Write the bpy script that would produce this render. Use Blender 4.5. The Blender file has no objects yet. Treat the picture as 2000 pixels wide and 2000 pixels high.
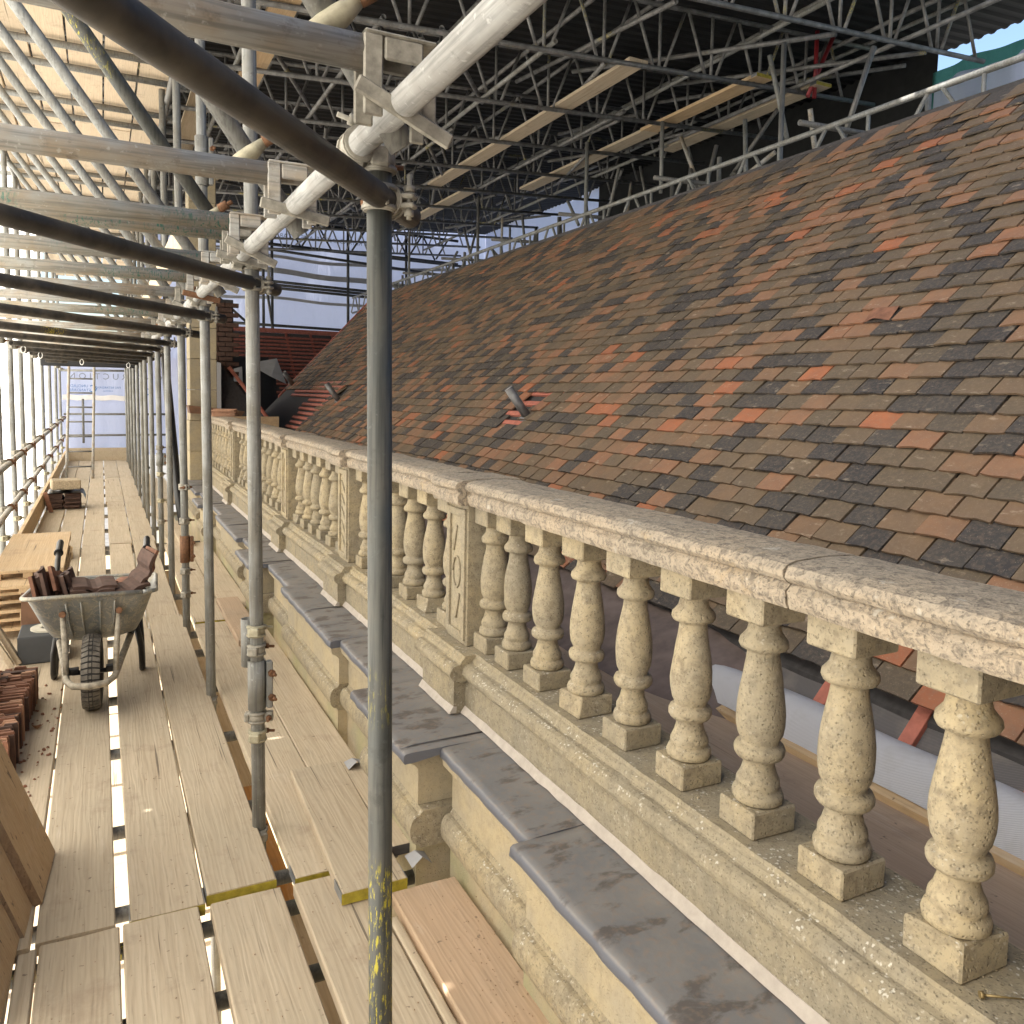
import bpy, math, random
from mathutils import Vector, Matrix
random.seed(7)
R_ = random.Random(11)
scene = bpy.context.scene

# ------------------------------------------------------------------ camera
def setup_camera():
    f, ppx, ppy, vx, vy, roll = 1605.0, 1000.0, 890.0, 197.0, 757.0, 0.020
    y = Vector((vx - ppx, vy - ppy, f)).normalized()
    t = Vector((1, roll, 0)); x = (t - y * t.dot(y)).normalized()
    d = y.cross(x)
    if d.y < 0: d = -d
    up = -d
    right = Vector((x[0], y[0], up[0])); down = Vector((x[1], y[1], up[1])); fwd = Vector((x[2], y[2], up[2]))
    cam = bpy.data.cameras.new('Camera'); co = bpy.data.objects.new('Camera', cam)
    scene.collection.objects.link(co)
    m = Matrix((right, -down, -fwd)).transposed().to_4x4()
    m.translation = Vector((0, 0, 1.6)); co.matrix_world = m
    cam.sensor_width = 36; cam.sensor_fit = 'HORIZONTAL'
    cam.lens = f / 2000 * 36; cam.shift_y = (ppy - 1000) / 2000
    cam.clip_start = .02; cam.clip_end = 3000
    scene.camera = co
    return right, down, fwd
CR, CD, CF = setup_camera()
def pix(P):
    v = Vector(P) - Vector((0, 0, 1.6)); z = v.dot(CF)
    return (1000 + 1605 * v.dot(CR) / z, 890 + 1605 * v.dot(CD) / z, z) if z > .05 else (-9999, -9999, z)

# ------------------------------------------------------------------ light
SUN_DIR = Vector((-1.0, 0.0, 0.50)).normalized()      # towards the sun
world = bpy.data.worlds.new('World'); scene.world = world; world.use_nodes = True
wn = world.node_tree.nodes; wl = world.node_tree.links
bg = wn['Background']; sky = wn.new('ShaderNodeTexSky'); sky.sky_type = 'NISHITA'; sky.sun_disc = False
sky.sun_elevation = math.asin(SUN_DIR.z)
sky.sun_rotation = math.atan2(SUN_DIR.x, SUN_DIR.y)
wl.new(sky.outputs[0], bg.inputs[0]); bg.inputs[1].default_value = 0.08
sun = bpy.data.lights.new('Sun', 'SUN'); sun.energy = 5.0; sun.angle = math.radians(.53); sun.color = (1, .95, .87)
so = bpy.data.objects.new('Sun', sun); scene.collection.objects.link(so)
so.rotation_euler = SUN_DIR.to_track_quat('Z', 'Y').to_euler()
scene.view_settings.view_transform = 'Standard'; scene.view_settings.look = 'None'
scene.view_settings.exposure = 1.84; scene.view_settings.gamma = 1
scene.cycles.use_denoising = True
scene.cycles.max_bounces = 7; scene.cycles.diffuse_bounces = 5; scene.cycles.glossy_bounces = 3
scene.cycles.transmission_bounces = 4; scene.cycles.transparent_max_bounces = 6
scene.cycles.sample_clamp_indirect = 6; scene.cycles.caustics_reflective = False; scene.cycles.caustics_refractive = False

# ------------------------------------------------------------------ materials
class NT:
    def __init__(s, name):
        s.m = bpy.data.materials.new(name); s.m.use_nodes = True
        s.t = s.m.node_tree; s.n = s.t.nodes; s.l = s.t.links
        s.b = s.n['Principled BSDF']; s.out = s.n['Material Output']
    def new(s, kind, **kw):
        n = s.n.new(kind)
        for k, v in kw.items():
            if k in n.inputs.keys():
                if hasattr(v, 'is_output') or isinstance(v, bpy.types.NodeSocket): s.l.new(v, n.inputs[k])
                else: n.inputs[k].default_value = v
            else: setattr(n, k, v)
        return n
    def pos(s, sc=(1, 1, 1), rnd=False, obj=False):
        g = s.new('ShaderNodeTexCoord').outputs['Object'] if obj else s.new('ShaderNodeNewGeometry').outputs['Position']
        m = s.new('ShaderNodeVectorMath', operation='MULTIPLY'); s.l.new(g, m.inputs[0]); m.inputs[1].default_value = sc
        o = m.outputs[0]
        if rnd:
            oi = s.new('ShaderNodeObjectInfo'); k = s.new('ShaderNodeMath', operation='MULTIPLY'); s.l.new(oi.outputs['Random'], k.inputs[0]); k.inputs[1].default_value = 53.0
            a = s.new('ShaderNodeVectorMath', operation='ADD'); s.l.new(o, a.inputs[0]); s.l.new(k.outputs[0], a.inputs[1]); o = a.outputs[0]
        return o
    def noise(s, v, scale, detail=4, rough=.55, dist=0):
        n = s.new('ShaderNodeTexNoise', Scale=scale, Detail=detail, Roughness=rough, Distortion=dist); s.l.new(v, n.inputs['Vector']); return n.outputs['Fac']
    def ramp(s, fac, stops, interp='LINEAR'):
        r = s.new('ShaderNodeValToRGB'); s.l.new(fac, r.inputs[0]); cr = r.color_ramp; cr.interpolation = interp
        while len(cr.elements) < len(stops): cr.elements.new(.5)
        for e, (p, c) in zip(cr.elements, stops):
            e.position = p; e.color = (c, c, c, 1) if isinstance(c, (int, float)) else (*c, 1)
        return r.outputs[0]
    def mix(s, fac, a, b, mode='MIX'):
        n = s.new('ShaderNodeMix', data_type='RGBA', blend_type=mode)
        for i, v in ((0, fac), (6, a), (7, b)):
            if isinstance(v, bpy.types.NodeSocket): s.l.new(v, n.inputs[i])
            elif i == 0: n.inputs[0].default_value = v
            else: n.inputs[i].default_value = (*v, 1)
        return n.outputs[2]
    def math(s, op, a, b=None):
        n = s.new('ShaderNodeMath', operation=op)
        for i, v in enumerate((a, b)):
            if v is None: continue
            if isinstance(v, bpy.types.NodeSocket): s.l.new(v, n.inputs[i])
            else: n.inputs[i].default_value = v
        return n.outputs[0]
    def bump(s, h, strength=.3, dist=.01):
        b = s.new('ShaderNodeBump', Strength=strength, Distance=dist); s.l.new(h, b.inputs['Height']); s.l.new(b.outputs[0], s.b.inputs['Normal'])
    def fin(s, col=None, rough=.7, metal=0.0):
        if col is not None:
            if isinstance(col, bpy.types.NodeSocket): s.l.new(col, s.b.inputs['Base Color'])
            else: s.b.inputs['Base Color'].default_value = (*col, 1)
        if isinstance(rough, bpy.types.NodeSocket): s.l.new(rough, s.b.inputs['Roughness'])
        else: s.b.inputs['Roughness'].default_value = rough
        s.b.inputs['Metallic'].default_value = metal
        return s.m

def m_tube(name, base, dirt, metal=.35, rough=.55, paint=None, paint_amt=.6, ax='Z'):
    t = NT(name); p = t.pos(rnd=True)
    n1 = t.noise(p, 9, 5); n2 = t.noise(p, 70, 3); n3 = t.noise(t.pos({'Z': (120, 120, 5), 'X': (5, 120, 120), 'Y': (120, 5, 120), 'N': (16, 16, 16)}[ax], rnd=True), 1, 3)
    c = t.mix(t.ramp(n1, [(.38, 0), (.66, 1)]), base, dirt)
    c = t.mix(t.ramp(n3, [(.45, 0), (.68, .7)]), c, tuple(x * .42 for x in base))
    c = t.mix(t.ramp(t.noise(p, 24, 5, .7), [(.58, 0), (.70, .5)]), c, tuple(x * .35 for x in dirt))
    c = t.mix(t.ramp(n2, [(.62, 0), (.72, .5)]), c, tuple(min(1, x * 1.5) for x in base))
    if paint:
        pm = t.math('MULTIPLY', t.ramp(t.noise(p, 1.7, 2), [(paint_amt, 0), (paint_amt + .05, 1)]), t.ramp(t.noise(t.pos((150, 150, 28), rnd=True), 1, 5, .7), [(.54, 0), (.60, 1)]))
        c = t.mix(pm, c, paint)
    t.bump(n2, .15, .002)
    return t.fin(c, t.ramp(n1, [(.3, rough - .1), (.7, rough + .2)]), metal)

def m_wood(name, a, b, dark=.45, axis='Y', grey=(.36, .31, .25), dirt=.5, obj=False, scuff=True):
    t = NT(name)
    sc = {'Y': (26, 1.1, 26), 'X': (1.1, 26, 26), 'Z': (26, 26, 1.1)}[axis]
    g = t.noise(t.pos(sc, True, obj), 1.0, 6, .6, 1.4)
    fine = t.noise(t.pos(tuple(x * 5 for x in sc), True, obj), 1.0, 4)
    big = t.noise(t.pos((2.2, 2.2, 2.2), True, obj), 1, 4)
    c = t.mix(t.ramp(g, [(.32, 0), (.66, 1)]), a, b)
    c = t.mix(t.ramp(big, [(.42, 0), (.72, dirt)]), c, grey)
    oi = t.new('ShaderNodeObjectInfo')
    c = t.mix(t.math('MULTIPLY', oi.outputs['Random'], .22), c, tuple(x * .62 for x in grey))
    c = t.mix(t.ramp(fine, [(.60, 0), (.70, dark)]), c, tuple(x * .4 for x in a))
    if scuff:
        p = t.pos((1, 1, 1), True, obj)
        sp = t.noise(p, 42, 3, .5)
        c = t.mix(t.ramp(sp, [(.69, 0), (.74, .65)]), c, (.10, .07, .05))
        st = t.noise(t.pos((5, 5, 5), True, obj), 1, 6, .7)
        c = t.mix(t.ramp(st, [(.55, 0), (.75, .45)]), c, (.20, .13, .09))
        c = t.mix(t.ramp(t.noise(t.pos((17, 4, 17), True, obj), 1, 5, .65), [(.6, 0), (.75, .35)]), c, (.58, .50, .40))
    wsc = {'Y': (1, .10, 1), 'X': (.10, 1, 1), 'Z': (1, 1, .10)}[axis]
    wv = t.new('ShaderNodeTexWave', Scale=20.0, Distortion=11.0, Detail=2.0); wv.inputs['Detail Scale'].default_value = 1.2; t.l.new(t.pos(wsc, True, obj), wv.inputs['Vector'])
    if axis == 'Z': wv.bands_direction = 'Y'
    c = t.mix(t.ramp(wv.outputs['Fac'], [(.5, 0), (.95, .14)]), c, tuple(x * .5 for x in a))
    csc = {'Y': (55, .9, 55), 'X': (.9, 55, 55), 'Z': (55, 55, .9)}[axis]
    ck = t.ramp(t.noise(t.pos(csc, True, obj), 1, 2, .5), [(.70, 0), (.73, 1)])
    c = t.mix(t.math('MULTIPLY', ck, .7), c, (.05, .035, .025))
    t.bump(t.mix(.25, t.mix(.5, g, fine), wv.outputs['Fac']), .4, .003)
    return t.fin(c, .82)

def m_stone(name, hue=1.0, lich=.5, dark=.5, mossy=False, spk=1.0):
    t = NT(name); p = t.pos()
    n1 = t.noise(p, 5.5, 6, .6); n2 = t.noise(p, 38, 5, .65); n3 = t.noise(p, 160, 3)
    c = t.mix(t.ramp(n1, [(.34, 0), (.64, 1)]), (.415 * hue, .335 * hue, .200 * hue), (.335 * hue, .287 * hue, .203 * hue))
    c = t.mix(t.ramp(n2, [(.46, 0), (.68, .75 * spk)]), c, (.165, .132, .088))
    oi = t.new('ShaderNodeObjectInfo')
    c = t.mix(t.math('MULTIPLY', oi.outputs['Random'], .42), c, (.185, .165, .125))
    st = t.noise(t.pos((3.1, 3.1, 1.3)), 1.6, 7, .68)
    c = t.mix(t.ramp(st, [(.60 - .1 * dark, 0), (.82 - .12 * dark, .75 * dark)]), c, (.06, .052, .04))
    if mossy: c = t.mix(t.ramp(t.noise(p, 2.6, 4), [(.45, 0), (.7, .7)]), c, (.25, .265, .125))
    nz = t.new('ShaderNodeSeparateXYZ'); t.l.new(t.new('ShaderNodeNewGeometry').outputs['Normal'], nz.inputs[0])
    upf = t.ramp(nz.outputs[2], [(.25, .25), (.8, 1)])
    nv = t.new('ShaderNodeTexNoise', Scale=90.0, Detail=2.0); t.l.new(p, nv.inputs['Vector'])
    dv = t.new('ShaderNodeVectorMath', operation='MULTIPLY_ADD'); t.l.new(nv.outputs['Color'], dv.inputs[0]); dv.inputs[1].default_value = (.016, .016, .016); t.l.new(p, dv.inputs[2])
    v = t.new('ShaderNodeTexVoronoi', Scale=80.0, Randomness=1.0); t.l.new(dv.outputs[0], v.inputs['Vector'])
    spots = t.math('MULTIPLY', t.ramp(v.outputs['Distance'], [(.16, 1), (.34, 0)]), t.ramp(t.noise(p, 15, 4, .6), [(.50, 0), (.58, 1)]))
    spots = t.math('MULTIPLY', spots, t.math('MULTIPLY', upf, lich * 1.5))
    c = t.mix(t.math('MINIMUM', spots, .9), c, (.50, .47, .40))
    c = t.mix(t.ramp(n3, [(.58, 0), (.68, .6 * spk)]), c, (.085, .072, .05))
    c = t.mix(t.ramp(t.noise(p, 75, 4, .7), [(.60, 0), (.72, .5)]), c, (.42, .36, .26))
    pits = t.new('ShaderNodeTexVoronoi', Scale=95.0); t.l.new(p, pits.inputs['Vector'])
    hh = t.mix(.5, t.mix(.4, n2, n3), t.ramp(pits.outputs['Distance'], [(.05, 0), (.3, 1)]))
    t.bump(hh, .7, .007)
    return t.fin(c, .9)

def m_coping():
    t = NT('coping_stone'); p = t.pos()
    n1 = t.noise(p, 4, 6, .65); n2 = t.noise(t.pos((45, 45, 45)), 1, 6, .7, .8); n3 = t.noise(p, 150, 3)
    c = t.mix(t.ramp(n1, [(.35, 0), (.62, 1)]), (.40, .325, .235), (.335, .285, .22))
    c = t.mix(t.ramp(n2, [(.46, 0), (.62, .85)]), c, (.15, .127, .102))
    c = t.mix(t.ramp(t.noise(p, 7, 5, .7), [(.62, 0), (.75, .6)]), c, (.40, .28, .13))
    c = t.mix(t.ramp(n3, [(.56, 0), (.66, .65)]), c, (.07, .06, .05))
    c = t.mix(t.ramp(t.noise(p, 22, 4, .6), [(.64, 0), (.70, .6)]), c, (.46, .43, .37))
    t.bump(t.mix(.5, n2, n3), .8, .008)
    return t.fin(c, .92)

def m_tile(name, per_object):
    t = NT(name)
    if per_object:
        a = t.new('ShaderNodeAttribute', attribute_type='OBJECT', attribute_name='tone')
    else:
        a = t.new('ShaderNodeAttribute', attribute_type='GEOMETRY', attribute_name='tone')
    tone = a.outputs['Fac']
    cr = t.ramp(tone, [(0, (.040, .037, .039)), (.22, (.066, .058, .052)), (.30, (.115, .088, .060)), (.50, (.165, .115, .071)), (.66, (.22, .130, .074)), (.80, (.28, .145, .082)), (.93, (.32, .145, .076)), (.96, (.38, .135, .064)), (1, (.41, .145, .066))])
    p = t.pos()
    n1 = t.noise(p, 13, 5, .6); n2 = t.noise(p, 60, 4); n3 = t.noise(t.pos((22, 10, 22)), 1.2, 5, .66)
    c = t.mix(t.ramp(n1, [(.35, 0), (.7, .5)]), cr, t.mix(.6, cr, (.085, .074, .064)))
    c = t.mix(t.ramp(n2, [(.45, 0), (.7, .28)]), c, (.25, .18, .12))
    c = t.mix(t.ramp(n3, [(.60, 0), (.72, .6)]), c, (.44, .355, .26))
    c = t.mix(t.ramp(t.noise(p, 210, 2), [(.66, 0), (.72, .5)]), c, (.45, .38, .28))
    t.bump(t.mix(.5, n1, n2), .4, .005)
    return t.fin(c, .85)

def m_simple(name, col, rough=.7, metal=0, var=.35, scale=14, bump=.2):
    t = NT(name); p = t.pos(rnd=True); n = t.noise(p, scale, 5, .6)
    c = t.mix(t.ramp(n, [(.35, 0), (.7, 1)]), col, tuple(x * (1 - var) for x in col))
    if bump: t.bump(n, bump, .003)
    return t.fin(c, rough, metal)

def m_lead():
    t = NT('lead_sheet'); p = t.pos()
    n1 = t.noise(p, 5, 5, .6); n2 = t.noise(t.pos((6.5, 11, 6)), 1.3, 5, .6, .3); n3 = t.noise(p, 55, 4)
    c = t.mix(t.ramp(n1, [(.35, 0), (.65, 1)]), (.160, .163, .172), (.225, .212, .20))
    c = t.mix(t.ramp(n2, [(.53, 0), (.62, .75)]), c, (.085, .07, .062))
    c = t.mix(t.ramp(n3, [(.5, 0), (.75, .5)]), c, (.27, .19, .135))
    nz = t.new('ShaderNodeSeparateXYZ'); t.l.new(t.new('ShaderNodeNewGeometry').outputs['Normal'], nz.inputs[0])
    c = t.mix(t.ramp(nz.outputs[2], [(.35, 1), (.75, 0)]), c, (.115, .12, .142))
    t.bump(n3, .25, .004)
    return t.fin(c, .6, .15)

def m_sheet(name, col, trans=.75, wr=.9):
    t = NT(name); p = t.pos()
    n = t.noise(t.pos((1.6, 1.6, .7)), 1.6, 5, .6, .6)
    t.bump(n, wr, .12)
    d = t.new('ShaderNodeBsdfDiffuse'); tr = t.new('ShaderNodeBsdfTranslucent'); mx = t.new('ShaderNodeMixShader'); mx.inputs[0].default_value = trans
    c = t.mix(t.ramp(n, [(.4, 0), (.6, .25)]), col, tuple(x * .85 for x in col))
    nb = t.b.inputs['Normal'].links[0].from_socket
    for x in (d, tr):
        t.l.new(c, x.inputs['Color']); t.l.new(nb, x.inputs['Normal'])
    t.l.new(d.outputs[0], mx.inputs[1]); t.l.new(tr.outputs[0], mx.inputs[2]); t.l.new(mx.outputs[0], t.out.inputs[0])
    return t.m

M = {}
M['galv'] = m_tube('galvanised_steel', (.25, .255, .245), (.20, .19, .165), .2, .55)
M['galv_yellow'] = m_tube('galvanised_steel_yellow_paint', (.072, .076, .070), (.11, .105, .09), .2, .5, (.42, .36, .03), .55)
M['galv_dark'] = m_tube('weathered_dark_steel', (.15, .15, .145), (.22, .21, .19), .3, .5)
M['pale'] = m_tube('dusty_aluminium', (.40, .395, .37), (.37, .30, .215), .1, .6, ax='X')
M['pale_green'] = m_tube('dusty_aluminium_green_paint', (.35, .345, .31), (.35, .29, .21), .1, .6, (.07, .20, .15), .50, 'X')
M['alu'] = m_tube('bright_aluminium_ledger', (.40, .40, .385), (.32, .31, .29), .1, .55, ax='Y')
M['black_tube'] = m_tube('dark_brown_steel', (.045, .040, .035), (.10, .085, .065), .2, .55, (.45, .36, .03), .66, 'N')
M['black_steel'] = m_tube('black_scaffold_steel', (.035, .036, .036), (.06, .058, .052), .2, .5, ax='N')
M['latt'] = m_tube('lattice_steel', (.22, .218, .212), (.13, .125, .118), .15, .5, (.60, .50, .03), .62, 'N')
M['latt_red'] = m_simple('red_painted_steel', (.25, .02, .025), .5, .1)
M['zinc'] = m_simple('yellow_zinc_coupler', (.46, .42, .30), .6, .25, .4, 40)
M['coup'] = m_simple('dull_coupler_steel', (.36, .335, .28), .65, .2, .5, 45)
M['rust'] = m_simple('rusty_bolt', (.20, .095, .045), .8, .1, .5, 60)
M['board'] = m_wood('dusty_scaffold_board', (.43, .342, .238), (.53, .438, .318), .35, grey=(.43, .365, .265))
M['board_new'] = m_wood('clean_timber_board', (.50, .34, .18), (.60, .43, .25), .3, grey=(.45, .36, .25), dirt=.3)
M['board_pale'] = m_wood('pale_upper_board', (.62, .49, .34), (.70, .57, .41), .25, grey=(.52, .44, .33), dirt=.4)
M['ply'] = m_wood('plywood_sheet', (.52, .35, .19), (.60, .43, .25), .2, axis='Z', grey=(.40, .32, .22), dirt=.4)
M['plyY'] = m_wood('plywood_flat', (.42, .295, .19), (.49, .35, .235), .2, grey=(.36, .29, .215), dirt=.5)
M['ply_edge'] = m_wood('plywood_edge', (.22, .13, .07), (.34, .22, .12), .5, axis='Y', scuff=False)
M['orange_wood'] = m_wood('orange_formply', (.42, .20, .055), (.50, .26, .08), .3, axis='Y', dirt=.1)
M['yellow_band'] = m_simple('yellow_end_band', (.42, .34, .035), .6, .1, .5, 30)
M['steel_band'] = m_simple('steel_end_band', (.30, .31, .32), .45, .5)
M['stone'] = m_stone('limestone')
M['stone_base'] = m_stone('limestone_worn', .86, 1.0, .62)
M['stone_wall'] = m_stone('limestone_wall', 1.18, .08, .42, False, .35)
M['stone_moss'] = m_stone('limestone_damp', 1.05, .05, .35, True, .3)
M['coping'] = m_coping()
M['lead'] = m_lead()
M['mortar'] = m_simple('white_mortar', (.44, .39, .34), .95, 0, .2, 30, .5)
M['tile'] = m_tile('clay_tile_mass', False)
M['tile_obj'] = m_tile('clay_tile', True)
M['clay_red'] = m_simple('red_clay_stacked_tile', (.27, .125, .075), .85, 0, .45, 22)
M['clay_pale'] = m_simple('pale_clay_stacked_tile', (.48, .27, .17), .85, 0, .35, 22)
M['clay_dark'] = m_simple('dark_clay_stacked_tile', (.10, .055, .04), .85, 0, .45, 22)
M['batten'] = m_simple('red_treated_batten', (.50, .17, .12), .75, 0, .35, 20)
M['batten_shaded'] = m_simple('shaded_red_batten', (.24, .075, .055), .8, 0, .45, 20)  # darker copy of the batten red, shade of the far roof put into the colour
M['felt'] = m_simple('dark_roofing_felt', (.060, .056, .058), .9, 0, .4, 30)
M['felt_purple'] = m_simple('dusty_purple_underlay', (.19, .145, .13), .9, 0, .45, 8)
def m_fabric(name, a, b):
    t = NT(name); w = t.new('ShaderNodeTexWave', Scale=75.0, wave_type='BANDS', bands_direction='DIAGONAL'); t.l.new(t.pos(), w.inputs['Vector'])
    c = t.mix(w.outputs['Fac'], a, b); c = t.mix(t.ramp(t.noise(t.pos(), 9, 4), [(.5, 0), (.7, .35)]), c, (.30, .26, .22))
    t.bump(w.outputs['Fac'], .3, .003); return t.fin(c, .85)
M['membrane'] = m_fabric('pale_grey_membrane', (.52, .52, .54), (.42, .42, .45))
M['membrane_grey'] = m_simple('grey_membrane_flap', (.30, .30, .31), .8, 0, .2, 6)
M['mesh_felt'] = m_fabric('dark_woven_underlay', (.085, .08, .085), (.14, .13, .13))
M['backing_black'] = m_simple('dark_backing_sheet', (.02, .021, .021), .9, 0, .4, 8)
M['black'] = m_simple('black_plastic', (.012, .012, .014), .35, 0, .3)
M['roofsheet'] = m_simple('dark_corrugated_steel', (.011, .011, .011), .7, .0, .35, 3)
M['rubber_dark'] = m_simple('dark_rubber', (.03, .028, .026), .9, 0, .4, 30)
M['rubber'] = m_simple('dusty_rubber', (.17, .15, .125), .9, 0, .6, 30)
def m_barrow():
    t = NT('galvanised_barrow_tray'); p = t.pos()
    n1 = t.noise(p, 9, 6, .65); n2 = t.noise(t.pos((14, 14, 6)), 1.6, 7, .75, 1.5); n3 = t.noise(p, 70, 3)
    c = t.mix(t.ramp(n1, [(.35, 0), (.65, 1)]), (.20, .215, .22), (.30, .29, .26))
    c = t.mix(t.ramp(n2, [(.51, 0), (.58, .7), (.64, 0)]), c, (.50, .44, .32))
    c = t.mix(t.ramp(n3, [(.58, 0), (.7, .5)]), c, (.10, .10, .10))
    c = t.mix(t.ramp(t.noise(p, 4, 3), [(.55, 0), (.7, .4)]), c, (.45, .37, .22))
    t.bump(n1, .2, .004); return t.fin(c, t.ramp(n1, [(.3, .35), (.7, .6)]), .45)
M['tray'] = m_barrow()
M['frame_paint'] = m_simple('chipped_frame_paint', (.42, .37, .29), .75, .1, .6, 35)
M['frame_black'] = m_simple('black_frame_paint', (.014, .013, .013), .4, .1, .3, 40)
M['grey_plastic'] = m_simple('dark_grey_carton', (.055, .058, .062), .7, 0, .3, 5)
M['white_card'] = m_simple('white_carton', (.70, .68, .68), .8, 0, .15, 8)
M['card'] = m_simple('brown_cardboard', (.50, .36, .21), .85, 0, .2, 8)
M['roll'] = m_simple('cream_roll', (.62, .58, .48), .85, 0, .2, 20)
M['brown'] = m_simple('rust_brown_board', (.17, .085, .045), .8, 0, .4, 9)
M['fleece'] = m_simple('tan_fibre_slab', (.50, .40, .27), .98, 0, .55, 60, .9)
M['leadpipe'] = m_simple('grey_lead_pipe', (.22, .215, .215), .5, .3, .35, 25)
M['pipe_in'] = m_simple('pale_pipe_cap', (.50, .50, .49), .6, 0, .25, 25)
M['brick'] = m_simple('sooty_brick', (.085, .045, .032), .9, 0, .5, 30)
M['glass'] = m_simple('dark_window_glass', (.03, .035, .035), .12, 0, .2, 3, 0)
M['white_paint'] = m_simple('white_paint', (.70, .70, .66), .5, 0, .15, 12)
M['sheet_side'] = m_sheet('white_translucent_sheeting', (.88, .865, .82), .78)
M['sheet_end'] = m_sheet('bluish_translucent_sheeting', (.62, .65, .82), .55, .35)
M['sheet_teal'] = m_sheet('teal_debris_netting', (.07, .20, .17), .6)
M['print_blue'] = m_simple('blue_print', (.06, .17, .42), .8, 0, .1, 5, 0)
M['print_grey'] = m_simple('grey_print', (.22, .24, .30), .8, 0, .1, 5, 0)
M['white_tie'] = m_simple('white_cable_tie', (.75, .75, .72), .5, 0, .1)
M['leaf'] = m_simple('dry_leaf', (.25, .10, .03), .8, 0, .4)
M['screw'] = m_simple('brass_screw', (.30, .22, .10), .45, .6, .3, 50)
M['concrete'] = m_simple('grey_ground', (.30, .28, .25), .95, 0, .3, 2)

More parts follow.
